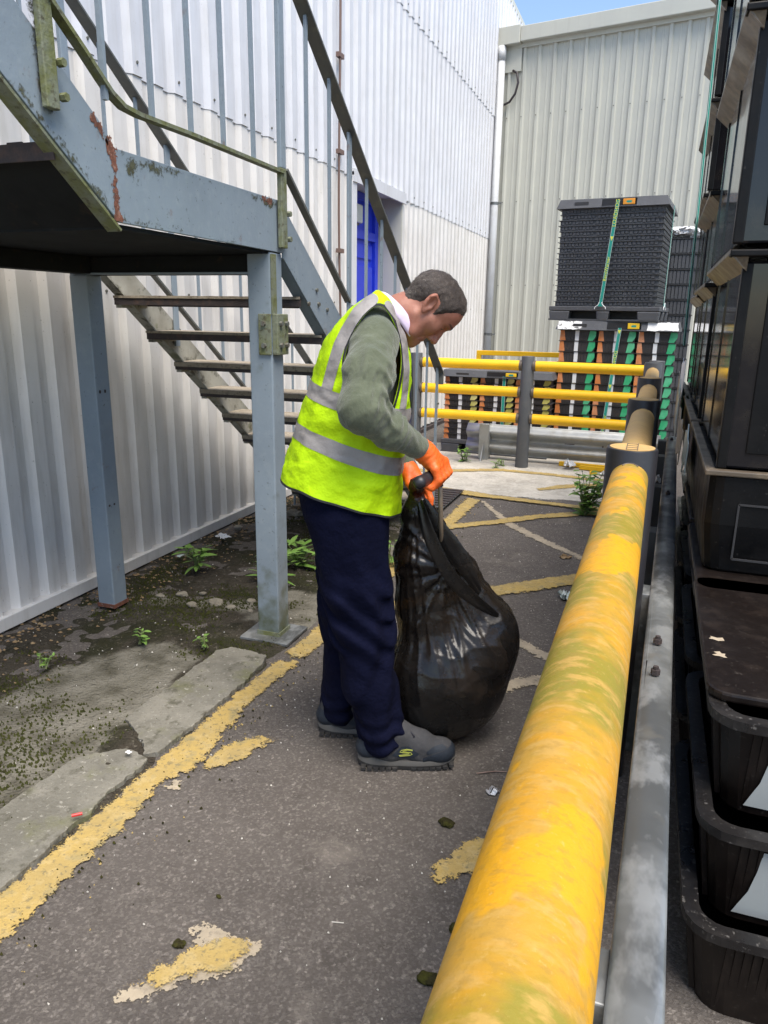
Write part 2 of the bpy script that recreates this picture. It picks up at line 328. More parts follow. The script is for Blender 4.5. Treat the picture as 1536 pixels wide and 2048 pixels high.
# ================================================================ ground
S = 60.0
gx = sorted(set([-S, -20, -8] + list(np.arange(-4, 3.01, .5)) + [8, 20, S])); gy = sorted(set([-S, -20, -6] + list(np.arange(-2, 14.01, .5)) + [25, S]))
vs = [(x, y, 0.0) for y in gy for x in gx]; nx_ = len(gx)
ground = obj('ground', vs, [(j*nx_+i, j*nx_+i+1, (j+1)*nx_+i+1, (j+1)*nx_+i) for j in range(len(gy)-1) for i in range(nx_-1)], M_asph, kind='structure')
def flake(m, bias=0.0, k=45.0, a1=3.0, s1=25.0, a2=2.2, s2=110.0, hard=5.0):
    """let a thin coat wear through to the surface below: coverage = distance from its edge + noise"""
    t = m.node_tree; N = t.nodes; L = t.links; bs = N['Principled BSDF']; out = N['Material Output']
    at = N.new('ShaderNodeAttribute'); at.attribute_name = 'inset'; g = N.new('ShaderNodeNewGeometry')
    def nz(sc, am):
        n = N.new('ShaderNodeTexNoise'); n.inputs['Scale'].default_value = sc; n.inputs['Detail'].default_value = 3; L.new(g.outputs['Position'], n.inputs['Vector'])
        q = N.new('ShaderNodeMath'); q.operation = 'MULTIPLY_ADD'; q.inputs[1].default_value = am; q.inputs[2].default_value = -am*.5; L.new(n.outputs['Fac'], q.inputs[0]); return q.outputs[0]
    e = N.new('ShaderNodeMath'); e.operation = 'MULTIPLY_ADD'; e.inputs[1].default_value = k; e.inputs[2].default_value = bias; L.new(at.outputs['Fac'], e.inputs[0]); cur = e.outputs[0]
    for sc, am in ((s1, a1), (s2, a2)):
        q = N.new('ShaderNodeMath'); q.operation = 'ADD'; L.new(cur, q.inputs[0]); L.new(nz(sc, am), q.inputs[1]); cur = q.outputs[0]
    q = N.new('ShaderNodeMath'); q.operation = 'MULTIPLY'; q.use_clamp = True; q.inputs[1].default_value = hard; L.new(cur, q.inputs[0])
    tr = N.new('ShaderNodeBsdfTransparent'); mx = N.new('ShaderNodeMixShader'); L.new(q.outputs[0], mx.inputs[0]); L.new(tr.outputs[0], mx.inputs[1]); L.new(bs.outputs[0], mx.inputs[2]); L.new(mx.outputs[0], out.inputs[0])
    return m
def coat(name, poly, put, mat, parent, step=.02, margin=.03):
    """thin sheet over a polygon, carrying the distance to the polygon's edge"""
    p = np.array(poly); lo, hi = p.min(0)-margin, p.max(0)+margin; nx, ny = max(2, int((hi[0]-lo[0])/step)), max(2, int((hi[1]-lo[1])/step))
    G = np.array([(lo[0]+(hi[0]-lo[0])*i/nx, lo[1]+(hi[1]-lo[1])*j/ny) for j in range(ny+1) for i in range(nx+1)]); sd = poly_sd(G, poly)
    F = [(j*(nx+1)+i, j*(nx+1)+i+1, (j+1)*(nx+1)+i+1, (j+1)*(nx+1)+i) for j in range(ny) for i in range(nx)]
    F = [q for q in F if max(sd[list(q)]) > -margin]; us = sorted({i for q in F for i in q}); mp = {u: i for i, u in enumerate(us)}
    o = obj(name, [put(*G[u]) for u in us], [tuple(mp[i] for i in q) for q in F], mat, parent)
    o.data.attributes.new('inset', 'FLOAT', 'POINT').data.foreach_set('value', [float(sd[u]) for u in us]); return o
flake(M_paint, .12, a1=3.4, a2=2.2, s2=170.0, hard=3.0); flake(M_paintpale, -.25, k=40); flake(M_pale, .2, k=14, a1=2.5, s1=6, a2=1.2, s2=40, hard=1.6)
def patch(name, poly, z, mat, *a, **k): return coat(name, poly, lambda x, y: (x, y, z), mat, ground, step=.018 if mat is not M_pale else .06, margin=.03 if mat is not M_pale else .15)
# screed patch, made pale to paint in sunlight, in front of the cross barrier, then paint on top
patch('sunlit_screed_patch', [(-2.8, 5.9), (-2.8, 8.6), (-1.3, 8.6), (-.3, 8.4), (-.12, 6.35), (-.806, 6.16), (-1.217, 6.17), (-1.7, 6.25)], .004, M_pale)
# long edge line
left = [(-1.476, -.3), (-1.476, .6), (-1.478, 1.17), (-1.47, 1.6), (-1.462, 2.1), (-1.456, 2.5), (-1.45, 2.66)]
right = [(-1.352, 2.69), (-1.372, 2.5), (-1.375, 2.25), (-1.345, 2.02), (-1.33, 1.86), (-1.39, 1.72), (-1.36, 1.55), (-1.365, 1.3), (-1.355, 1.07), (-1.36, .6), (-1.36, -.3)]
patch('paint_line', left+right, .008, M_paint, .010, .014, 11, seed=1)
patch('paint_line', [(-1.446, 2.73), (-1.44, 3.0), (-1.445, 3.6), (-1.44, 4.3), (-1.43, 5.05), (-1.385, 5.14), (-1.39, 5.96), (-1.27, 5.94), (-1.283, 5.18), (-1.32, 5.0), (-1.335, 4.2), (-1.33, 3.5), (-1.325, 2.95), (-1.355, 2.72)], .008, M_paint, .012, .013, 11, seed=2)
PP = {
 'B': [(-1.304, 1.854), (-1.313, 1.977), (-1.247, 2.072), (-1.204, 2.106), (-1.169, 2.091), (-1.182, 2.029), (-1.208, 1.937), (-1.265, 1.869)],
 'Ci': [(-0.991, 1.083), (-0.947, 1.153), (-0.908, 1.197), (-0.864, 1.261), (-0.834, 1.28), (-0.799, 1.27), (-0.786, 1.236), (-0.787, 1.191), (-0.82, 1.169), (-0.869, 1.16), (-0.904, 1.132), (-0.931, 1.094), (-0.952, 1.086)],
 'D': [(-0.432, 1.634), (-0.44, 1.675), (-0.424, 1.744), (-0.383, 1.815), (-0.309, 1.89), (-0.12, 2.0), (-0.1, 1.92), (-0.276, 1.801), (-0.319, 1.732), (-0.365, 1.684), (-0.409, 1.637)],
 'G': [(-1.3, 3.42), (-0.846, 3.862), (-0.564, 4.126), (-0.355, 4.313), (0.0, 4.62), (0.02, 4.44), (-0.336, 4.139), (-0.535, 3.946), (-0.716, 3.791), (-1.3, 3.25)],
 'I': [(-1.374, 5.057), (-1.125, 5.264), (-0.906, 5.494), (-0.722, 5.668), (-0.40, 5.89), (-0.2, 6.02), (-0.19, 5.9), (-0.704, 5.549), (-0.881, 5.352), (-1.1, 5.157), (-1.295, 4.977)],
 'J': [(-1.71, 6.25), (-1.411, 6.191), (-1.213, 6.136), (-0.837, 6.087), (-0.3, 6.045), (-0.3, 5.93), (-0.821, 5.984), (-1.187, 6.012), (-1.372, 6.028), (-1.668, 6.1)],
 'L': [(-2.5, 6.9), (-2.006, 6.98), (-1.38, 7.3), (-0.873, 7.277), (-0.3, 7.191), (-0.3, 7.09), (-0.854, 7.164), (-1.345, 7.186), (-1.958, 6.86), (-2.5, 6.78)],
 'M': [(-0.894, 6.541), (-0.717, 6.793), (-0.2, 7.10), (-0.2, 6.98), (-0.657, 6.665), (-0.855, 6.494)]}
for i, (k, p) in enumerate(PP.items()): patch('paint_mark', p, .0085 if k not in ('Ci', 'J') else .013, M_paint, .007 if k in ('B', 'Ci', 'D') else .02, .009 if k in ('B', 'Ci', 'D') else .012, 14, seed=5.+i)
PQ = {
 'B2': [(-1.363, 1.714), (-1.369, 1.763), (-1.33, 1.784), (-1.311, 1.748), (-1.33, 1.694)],
 'C': [(-1.014, 1.042), (-0.999, 1.075), (-0.962, 1.117), (-0.922, 1.177), (-0.91, 1.212), (-0.949, 1.269), (-0.941, 1.289), (-0.877, 1.317), (-0.83, 1.298), (-0.788, 1.298), (-0.755, 1.302), (-0.752, 1.272), (-0.773, 1.248), (-0.77, 1.197), (-0.81, 1.154), (-0.868, 1.139), (-0.906, 1.097), (-0.929, 1.055), (-0.956, 1.038), (-0.991, 1.031)],
 'E': [(-0.70, 2.53), (-0.579, 2.651), (-0.484, 2.838), (-0.376, 2.953), (-0.1, 3.1), (-0.1, 2.98), (-0.377, 2.833), (-0.463, 2.732), (-0.526, 2.642), (-0.64, 2.48)],
 'F': [(-0.9, 3.62), (-0.523, 3.338), (-0.323, 3.194), (-0.1, 3.06), (-0.1, 2.96), (-0.308, 3.081), (-0.489, 3.219), (-0.9, 3.5)],
 'H': [(-1.297, 5.946), (-1.227, 5.92), (-0.869, 5.328), (-0.604, 5.026), (-0.10, 4.50), (-0.10, 4.36), (-0.398, 4.705), (-0.61, 4.898), (-0.903, 5.212)]}
for i, (k, p) in enumerate(PQ.items()): patch('faded_mark', p, .0045, M_paintpale, .008, .011, 12, seed=20.+i)

# soil strip with broken concrete and moss between the edge line and the white wall: one displaced sheet
nxs, nys = 110, 400
X0, X1, Y0, Y1 = -2.95, -1.46, -.6, 6.2
CONC = [[(-2.34, 1.0), (-2.30, 2.25), (-2.02, 2.66), (-1.78, 2.58), (-1.70, 2.0), (-1.74, .2), (-2.3, .2)], [(-1.80, 3.0), (-1.80, 3.42), (-1.44, 3.6), (-1.44, 2.95)], [(-1.76, 3.75), (-1.78, 4.45), (-1.44, 4.6), (-1.44, 3.7)], [(-2.0, 4.95), (-2.0, 6.3), (-1.44, 6.3), (-1.44, 4.9)], [(-2.45, 2.98), (-2.42, 3.10), (-1.85, 3.24), (-1.82, 3.08)]]
gxy = np.array([(X0+(X1-X0)*i/nxs, Y0+(Y1-Y0)*j/nys) for j in range(nys+1) for i in range(nxs+1)])
cd = np.max([poly_sd(gxy, p) for p in CONC], axis=0)
sv = []; cmask = []
for n_, (x, y) in enumerate(gxy):
    wob = .05*noise.fractal(Vector((x*7, y*7, 4)), 1, 2, 4)
    c = min(1, max(0, (cd[n_]+wob)/.035+.5)); cmask.append(c)
    e = min(1, (X1-x)/.05)*min(1, (Y1-y)/.4)
    h = .018*noise.fractal(Vector((x*4, y*4, 0)), 1, 2, 4)+.010*noise.noise(Vector((x*18, y*18, 2)))
    k = .003*noise.fractal(Vector((x*9, y*9, 7)), 1, 2, 3)
    wl = max(0, (-2.25-x)/.5)
    sv.append((x, y, -.004+e*((.012+max(-.010, h))*(1-c)+(.013+k)*c)-.008*wl*e*(1-c)))
soil = obj('soil_strip', sv, [(j*(nxs+1)+i, j*(nxs+1)+i+1, (j+1)*(nxs+1)+i+1, (j+1)*(nxs+1)+i) for j in range(nys) for i in range(nxs)], M_soil, smooth=True, kind='structure')
at = soil.data.attributes.new('concrete', 'FLOAT', 'POINT'); at.data.foreach_set('value', cmask)
t_ = M_soil.node_tree; bs_ = t_.nodes['Principled BSDF']; src = bs_.inputs['Base Color'].links[0].from_socket
an = t_.nodes.new('ShaderNodeAttribute'); an.attribute_name = 'concrete'
nz_ = t_.nodes.new('ShaderNodeTexNoise'); nz_.inputs['Scale'].default_value = 7; nz_.inputs['Detail'].default_value = 4
ge_ = t_.nodes.new('ShaderNodeNewGeometry'); t_.links.new(ge_.outputs['Position'], nz_.inputs['Vector'])
rp = t_.nodes.new('ShaderNodeValToRGB'); rp.color_ramp.elements[0].position = .34; rp.color_ramp.elements[0].color = (.085, .078, .058, 1); rp.color_ramp.elements[1].position = .66; rp.color_ramp.elements[1].color = (.215, .20, .165, 1)
t_.links.new(nz_.outputs['Fac'], rp.inputs[0])
sb = t_.nodes.new('ShaderNodeMath'); sb.operation = 'MULTIPLY_ADD'; sb.inputs[1].default_value = -1.1; sb.inputs[2].default_value = .58; t_.links.new(nz_.outputs['Fac'], sb.inputs[0])
ad = t_.nodes.new('ShaderNodeMath'); ad.operation = 'ADD'; ad.use_clamp = True; t_.links.new(an.outputs['Fac'], ad.inputs[0]); t_.links.new(sb.outputs[0], ad.inputs[1])
ml = t_.nodes.new('ShaderNodeMath'); ml.operation = 'MULTIPLY'; ml.use_clamp = True; t_.links.new(ad.outputs[0], ml.inputs[0]); t_.links.new(an.outputs['Fac'], ml.inputs[1])
mx_ = t_.nodes.new('ShaderNodeMix'); mx_.data_type = 'RGBA'; t_.links.new(ml.outputs[0], mx_.inputs[0]); t_.links.new(src, mx_.inputs[6]); t_.links.new(rp.outputs[0], mx_.inputs[7]); t_.links.new(mx_.outputs[2], bs_.inputs['Base Color'])
def slab(poly, z, mat, amp=.008, seed=0):
    m = MB(); m.prism(ragged(poly, .010, amp, 9, seed), -.02, z); return m.build('kerb_slab', mat, ground, bevel=.003)
slab([(-1.735, 2.0), (-1.735, 2.63), (-1.69, 2.69), (-1.50, 2.66), (-1.472, 2.45), (-1.484, 1.86), (-1.53, 1.84), (-1.6, 1.9)], .0215, M_slab, .012, 1)
slab([(-1.75, .9), (-1.745, 1.55), (-1.73, 1.74), (-1.604, 1.84), (-1.50, 1.815), (-1.488, 1.5), (-1.488, .9)], .0215, M_slab, .012, 2)
slab([(-1.75, -.4), (-1.75, .88), (-1.488, .88), (-1.488, -.4)], .0215, M_slab, .01, 3)
# loose rubble at the slab edges: each a part of the ground
for i, (x, y, r) in enumerate([(-2.06, 3.13, .045), (-2.16, 3.06, .03), (-1.95, 3.10, .03), (-2.3, 3.16, .035), (-1.9, 3.22, .025), (-2.38, 3.1, .028), (-2.55, 4.65, .05), (-2.48, 4.9, .06), (-2.68, 4.4, .035), (-1.84, 3.1, .02), (-2.2, 3.22, .022)]):
    v, f = nets(lambda P: ell(P, (0, 0, 0), (r, r*.75, r*.5)), (-r*1.2,)*3, (r*1.2,)*3, r*.28)
    v = v*(1+.55*fbm(v+i*3.1, 26)[:, None]); obj('rubble_stone', v+np.array([x, y, .012+r*.05]), f, M_stone, ground, smooth=False)
# uncountable small stuff: stone chips, leaf litter, moss crumbs
def scatter(name, n, where, size, mat, label, cat, flat=.35, up=.004):
    m = MB(); c = 0; t = 0
    while c < n and t < n*20:
        t += 1; p = where()
        if p is None: continue
        x, y, z = p; s = size*random.uniform(.4, 1.5); a = random.uniform(0, 6.28); k = random.randint(3, 5)
        pts = [(x+s*random.uniform(.6, 1)*math.cos(a+6.283*q/k), y+s*.7*random.uniform(.6, 1)*math.sin(a+6.283*q/k)) for q in range(k)]
        h = s*flat; n0 = len(m.v)
        vs = [(px, py, z+random.uniform(0, .3)*h) for px, py in pts]+[(x+random.uniform(-.3, .3)*s, y+random.uniform(-.3, .3)*s, z+h+up)]
        m.add(vs, [(q, (q+1) % k, k) for q in range(k)]); c += 1
    return tag(m.build(name, mat, kind='stuff'), label, cat)
def soilz(x, y):
    i = int((x-X0)/(X1-X0)*nxs); j = int((y-Y0)/(Y1-Y0)*nys); i = min(max(i, 0), nxs); j = min(max(j, 0), nys); return sv[j*(nxs+1)+i][2]
def on_path(): 
    x = random.uniform(-1.36, .05); y = random.uniform(.7, 7.4); return (x, y, .001)
def near_edge():
    x = -1.42+abs(random.gauss(0, .10)); y = random.uniform(.8, 6); return (x, y, .003)
def on_soil():
    x = random.uniform(-2.85, -1.5); y = random.uniform(1.0, 6); return (x, y, soilz(x, y)+.001)
def by_wall():
    x = -2.83+abs(random.gauss(0, .2)); y = random.uniform(1.4, 5.5); return (x, y, soilz(x, y)+.002) if x < -1.5 else None
scatter('stone_chips', 700, on_path, .0036, M_chip, 'tiny pale stone chips strewn over the asphalt path', 'stone chips')
scatter('stone_chips', 420, on_soil, .0052, M_chip, 'pale stone chips scattered in the mossy soil under the stairs', 'stone chips')
scatter('paint_flakes', 420, near_edge, .006, M_paint, 'yellow paint flakes crumbling along the edge line', 'paint flakes')
scatter('leaf_litter', 900, by_wall, .013, M_leafdry, 'brown leaf litter gathered along the foot of the white wall', 'leaf litter', .25)
scatter('moss_crumbs', 420, near_edge, .0055, M_moss, 'dark moss crumbs along the yellow edge line', 'moss', .7)
def mossy():
    for _ in range(30):
        x = random.uniform(-2.7, -1.5); y = random.uniform(1.2, 5)
        if noise.fractal(Vector((x*1.8, y*1.8, 9)), 1, 2, 4) > random.uniform(-.05, .55): return (x, y, soilz(x, y))
    return None
scatter('moss_carpet', 9000, mossy, .0060, material('moss_green', (.040, .045, .013), .95, layers=(('n', 9, .4, .65, (.066, .068, .020), .8), ('n', 25, .55, .7, (.030, .026, .012), .8)), spec=.1), 'olive green moss carpet on the soil between the stair posts', 'moss', .9)

# ================================================================ white warehouse on the left
white = thing('white_warehouse', 'white corrugated metal warehouse wall with a blue door behind the staircase', 'building', (-2.85, 0, 0))
PITCH, DEP = .19, .034
def profile(n, dep=DEP, p=PITCH, ph=0.0):
    pts = []
    for i in range(n):
        b = i*p; pts += [(b, 0), (b+.055, 0), (b+.083, dep), (b+.162, dep)]
    pts.append((n*p, 0)); return pts
def sheet_mesh(name, n, z0, z1, mat, nz=6, jag=.004):
    pr = profile(n); vs = []
    for k in range(nz+1):
        z = z0+(z1-z0)*k/nz
        for q, (y, d) in enumerate(pr):
            w = .003*noise.noise(Vector((y*3, z*1.3, z0)))
            vs.append((d+w, y, z+(jag*noise.noise(Vector((q*1.7, 0, z0))) if k == 0 else 0)))
    m = len(pr); fs = [(k*m+i, (k*m+i+1), (k+1)*m+i+1, (k+1)*m+i) for k in range(nz) for i in range(m-1)]
    me = bpy.data.meshes.new(name); me.from_pydata(vs, [], fs); me.materials.append(mat); return me
SH = 5
y_a = 3.34-.055-.028-PITCH*SH*5          # rib phase read off the foot of the wall
m_low = sheet_mesh('cladding_sheet', SH, .072, 2.76, M_whitelow); m_mid = sheet_mesh('cladding_sheet', SH, 2.735, 4.58, M_white); m_top = sheet_mesh('cladding_sheet', SH, 4.555, 6.46, M_white)
W = SH*PITCH
for k in range(24):
    y = y_a+k*W
    if y > 19: break
    if 6.85-W < y < 8.2:
        pass
    else: inst('cladding_sheet', m_low, white, (0, y, 0))
    inst('cladding_sheet', m_mid, white, (.008, y, 0)); inst('cladding_sheet', m_top, white, (.016, y, 0))
# cut sheets either side of the door opening (6.87 .. 8.24)
ks = [k for k in range(24) if 6.85-W < y_a+k*W < 8.2]
ya0 = y_a+ks[0]*W; ya1 = y_a+(ks[-1]+1)*W
for a, b in ((ya0, 6.88), (8.24, ya1)):
    n = max(1, round((b-a)/PITCH)); me = sheet_mesh('cladding_sheet', n, .072, 2.75, M_whitelow); inst('cladding_sheet', me, white, (0, a, 0), scale=(1, (b-a)/(n*PITCH), 1))
MB().bb(-2.87, -2.79, -1.7, 6.86, .012, .078).build('base_flashing', M_whitelow, white, bevel=.004)
MB().bb(-2.87, -2.79, 8.26, 12.9, .0, .05).build('base_flashing', M_treaddark, white, bevel=.004)  # shadow at the wall foot painted in as a dark flashing colour
MB().bb(-3.3, -2.80, -1.7, 19, 6.44, 6.52).build('roof_edge_trim', M_grey, white)
MB().bb(-9, -3.3, -1.7, 19, 6.3, 6.45).build('roof', M_grey, white)
MB().bb(-3.3, -3.24, -1.7, 6.84, 0, 6.4).bb(-3.3, -3.24, 8.28, 19, 0, 6.4).build('inner_wall', M_whitelow, white)
# door opening: reveals, lintel, blue door
MB().bb(-3.14, -2.80, 8.24, 8.27, 0, 2.73).bb(-3.14, -2.80, 6.85, 6.88, 0, 2.73).build('door_reveal', M_grey, white)
MB().bb(-3.14, -2.78, 6.80, 8.32, 2.735, 2.765).bb(-2.80, -2.775, 6.80, 8.32, 2.68, 2.79).build('door_lintel', M_white, white)
MB().bb(-2.83, -2.79, 6.78, 6.90, 0, 2.68).build('door_jamb_trim', M_white, white)
door = MB().bb(-3.15, -3.11, 6.89, 8.24, 0, 2.73).build('door', M_blue, white)
MB().bb(-3.112, -3.07, 6.89, 6.98, 0, 2.73).bb(-3.112, -3.07, 8.14, 8.235, 0, 2.73).bb(-3.112, -3.07, 6.98, 8.14, 2.27, 2.36).bb(-3.112, -3.07, 6.98, 8.14, 2.65, 2.73).build('door_frame', M_blue, door, bevel=.004)
MB().bb(-3.112, -3.088, 7.02, 7.55, .1, 2.0).bb(-3.112, -3.088, 7.58, 8.10, .1, 2.0).bb(-3.112, -3.092, 7.02, 8.10, 2.08, 2.22).build('door_panel', M_blue, door, bevel=.004)
MB().bb(-3.09, -3.07, 7.545, 7.585, .05, 2.24).build('door_rail', M_blue, door)
lamp = MB().bb(-3.11, -3.05, 7.20, 7.62, 2.39, 2.60).build('wall_lamp', M_greypost, white, bevel=.01)
MB().bb(-3.05, -3.0, 7.225, 7.595, 2.405, 2.585).build('lamp_diffuser', M_lampglass, lamp, bevel=.015)
# fixing screws along the sheet laps
scw = bpy.data.meshes.new('screw'); mb = MB(); mb.cyl((0, 0, 0), (.006, 0, 0), .008, n=6); scw.from_pydata(mb.v, [], mb.f); scw.materials.append(M_bolt)
for k in range(0, 60):
    for z in (2.80, 4.62, 1.6):
        y = y_a+W*5+k*PITCH+.12
        if k % (2 if z > 2 else 4) == 0 and not (z < 2 and 6.7 < y < 8.4): inst('screw', scw, white, (DEP+(.008 if z > 2 else 0)+(.008 if z > 4 else 0), y, z))
# brown cable with clips running up the wall
cb = MB().tube([(-2.79+.006*math.sin(z*2.1), 6.50+.02*math.sin(z*1.3+1), z) for z in np.arange(.1, 6.4, .25)], .011, 6).build('cable', M_cable, white, smooth=True)
for z in (1.45, 2.05, 2.87, 3.62, 4.4, 5.2): MB().bb(-2.81, -2.772, 6.45, 6.55, z-.018, z+.018).build('cable_clip', M_cable, cb)

# ================================================================ grey warehouse closing the yard
AB = math.atan2(-.174, .985)
grey = thing('grey_warehouse', 'stone grey ribbed metal warehouse across the back of the yard with gutter', 'building', (-2.85, 12.95, 0), AB)
def gsheet(name, n, p, z0, z1):
    pr = []
    for i in range(n):
        b = i*p; pr += [(b, 0), (b+.075, 0), (b+.082, -.006), (b+.10, -.006), (b+.107, 0), (b+.165, 0), (b+.185, -.030), (b+.222, -.030)]
    pr.append((n*p, 0)); vs = [(x, d, z) for z in (z0, (z0+z1)/2, z1) for x, d in pr]; m = len(pr)
    me = bpy.data.meshes.new(name); me.from_pydata(vs, [], [(k*m+i, k*m+i+1, (k+1)*m+i+1, (k+1)*m+i) for k in range(2) for i in range(m-1)]); me.materials.append(M_grey); return me
gm = gsheet('cladding_sheet', 4, .24, 0, 5.62)
for k in range(8): inst('cladding_sheet', gm, grey, (.02+k*.96, .0015*(k % 2), 0))
MB().bb(0, 7.8, .06, 8, 0, 5.7).build('warehouse_core', M_grey, grey, local=True)
MB().bb(-.02, 7.8, -.05, .10, 5.52, 5.58).build('eaves_trim', M_grey, grey, local=True)
MB().bb(.42, 7.8, -.15, .1, 5.58, 5.79).build('gutter', M_grey, grey, local=True, bevel=.01)
MB().bb(-.02, .418, -.17, .1, 5.56, 5.81).build('gutter_end_box', M_grey, grey, local=True, bevel=.008)
MB().bb(.1, .42, -.045, .0, 5.2, 5.52).build('closure_plate', M_grey, grey, local=True, bevel=.003)
dp = MB().cyl((.12, -.12, 0), (.12, -.12, 5.56), .062, n=20).build('downpipe', M_pvc, grey, local=True, smooth=True)
MB().cyl((.12, -.12, 5.36), (.12, -.12, 5.56), .07, n=20).build('pipe_socket', M_pvc, dp, local=True, smooth=True)
for z in (3.28, 1.2): MB().cyl((.12, -.12, z-.02), (.12, -.12, z+.02), .067, n=20).bb(.12, .24, -.13, -.11, z-.012, z+.012).build('pipe_bracket', M_galv, dp, local=True)
MB().bb(-.03, .06, -.06, -.02, 0, 6.4).build('corner_flashing', M_grey, grey, local=True)
MB().tube([(.02, -.14, 7), (.01, -.14, 6.3), (-.005, -.15, 5.8), (-.02, -.15, 5.3), (.0, -.15, 4.95), (.05, -.12, 4.75)], .016, 8).build('cable', M_darkcable, grey, local=True, smooth=True)
MB().tube([(.36+.0*math.cos(a), -.06, 0) for a in ()] or [(.29, -.05, 5.22), (.37, -.07, 5.17), (.40, -.08, 5.03), (.36, -.08, 4.88), (.27, -.08, 4.77), (.15, -.06, 4.74)], .018, 8).build('cable_loop', M_darkcable, grey, local=True, smooth=True)
sc_ = bpy.data.meshes.new('screw'); mb = MB(); mb.cyl((0, 0, 0), (0, -.006, 0), .009, n=6); sc_.from_pydata(mb.v, [], mb.f); sc_.materials.append(M_bolt)
for z in (4.55, 3.3, 2.0):
    for k in range(13): inst('screw', sc_, grey, (.24*k+.02+.203, -.038, z))

# ================================================================ steel staircase
stair = thing('steel_staircase', 'blue grey painted steel staircase with landing and railings against the white wall', 'staircase', (-1.6, 2.9, 0))
XO, XI = -1.54, -2.60
SL = .735
def zl_top(y): return 1.945-SL*(y-2.97)
def zl_bot(y): return 1.728-SL*(y-2.97)
def zu_top(y): return 1.95+.755*(1.96-y)
def zu_bot(y): return 1.752+.765*(1.905-y)
def channel(poly, xo, sgn, name, mat=M_steel):      # web plate + inward flanges following top and bottom edges
    m = MB(); m.xprism(poly, xo, xo-sgn*.010); return m.build(name, mat, stair, bevel=.002)
M_cream = material('dirty_cream_paint', (.36, .35, .30), .6, layers=(('n', 5, .42, .64, (.24, .23, .19), .8), ('n', 14, .54, .66, (.05, .045, .03), .85), ('n', 9, .56, .68, (.12, .13, .05), .7)), bump=(('n', 60, .002),))
for xo, sg in ((XO, 1), (XI, -1)):
    MS = M_steel if sg == 1 else M_cream
    ls = channel([(2.975, zl_top(2.975)), (2.975, zl_bot(2.975)), (5.27, .0), (5.42, 0.0), (5.42, .14), (5.42, zl_top(5.42))] if sg == 1 else [(2.98, zl_top(2.98)), (2.98, zl_bot(2.98)), (5.28, .0), (5.42, 0.0), (5.42, zl_top(5.42))], xo, sg, 'lower_stringer', MS)
    MB().beam((xo-sg*.035, 2.98, zl_bot(2.98)+.004), (xo-sg*.035, 5.26, .012), .05, .008).build('stringer_flange', MS, ls)
    lc = channel([(1.93, 1.752), (2.972, 1.745), (2.972, 1.95), (1.93, 1.955)], xo+sg*.001, sg, 'landing_edge', M_steel if sg == 1 else M_under)  # inner side coloured dark to stand for shadow, upper stringer too
    MB().bb(min(xo-sg*.011, xo-sg*.06), max(xo-sg*.011, xo-sg*.06), 1.94, 2.96, 1.936, 1.944).build('landing_flange', M_mossy, lc)
    us = channel([(1.929, zu_bot(1.905)+.0), (1.929, 1.955), (1.87, zu_top(1.87)), (.3, zu_top(.3)), (.3, zu_bot(.3))], xo, sg, 'upper_stringer', M_steel if sg == 1 else M_under)
    MB().beam((xo-sg*.02, 1.93, zu_bot(1.93)-.003), (xo-sg*.02, .3, zu_bot(.3)-.003), .05, .008).build('stringer_flange', M_mossy, us)
# rust seam where landing edge and upper stringer meet, as flaking raised patches
M_rustc = flake(material('flaking_rust', (.20, .075, .045), .85, layers=(('n', 40, .4, .6, (.10, .04, .025), .8), ('n', 70, .55, .65, (.34, .20, .15), .7)), bump=(('n', 90, .003),)), .1, k=90, a1=4, s1=45, a2=2.5, s2=140)
M_stain = flake(material('algae_stain', (.085, .088, .050), .8, layers=(('n', 30, .45, .62, (.055, .052, .025), .8),), bump=(('n', 80, .002),)), -.75, k=70, a1=4.0, s1=40, a2=3.0, s2=120, hard=.9)
px = lambda off=.0016: (lambda y, z: (XO+off, y, z))
coat('rust_patch', [(1.905, 1.757), (1.94, 1.757), (1.936, 1.80), (1.926, 1.84), (1.932, 1.90), (1.935, 1.955), (1.90, 1.985), (1.895, 1.955), (1.915, 1.90), (1.912, 1.84), (1.912, 1.80)], px(), M_rustc, stair, .006, .012)
coat('rust_patch', [(1.845, 2.03), (1.89, 1.99), (1.90, 1.965), (1.87, 1.985), (1.835, 2.015)], px(), M_rustc, stair, .006, .012)
coat('rust_patch', [(2.80, 1.945), (2.88, 1.945), (2.87, 1.925), (2.81, 1.932)], px(.0026), M_rustc, stair, .006, .012)
coat('algae_stain', [(1.95, 1.953), (2.93, 1.949), (2.93, 1.915), (2.86, 1.895), (2.70, 1.93), (2.3, 1.935), (2.12, 1.90), (2.04, 1.91), (2.0, 1.87), (1.96, 1.91)], px(.0022), M_stain, stair, .012, .015)
coat('algae_stain', [(1.93, 1.747), (2.9, 1.742), (2.9, 1.752), (2.3, 1.765), (2.1, 1.775), (1.95, 1.775)], px(.0022), M_stain, stair, .012, .015)
coat('algae_stain', [(1.55, 2.03), (1.90, 1.765), (1.92, 1.79), (1.58, 2.055)], px(.0012), M_stain, stair, .012, .015)
coat('algae_stain', [(1.63, 2.25), (1.72, 2.25), (1.715, 1.97), (1.65, 1.99)], px(.0012), M_stain, stair, .012, .015)
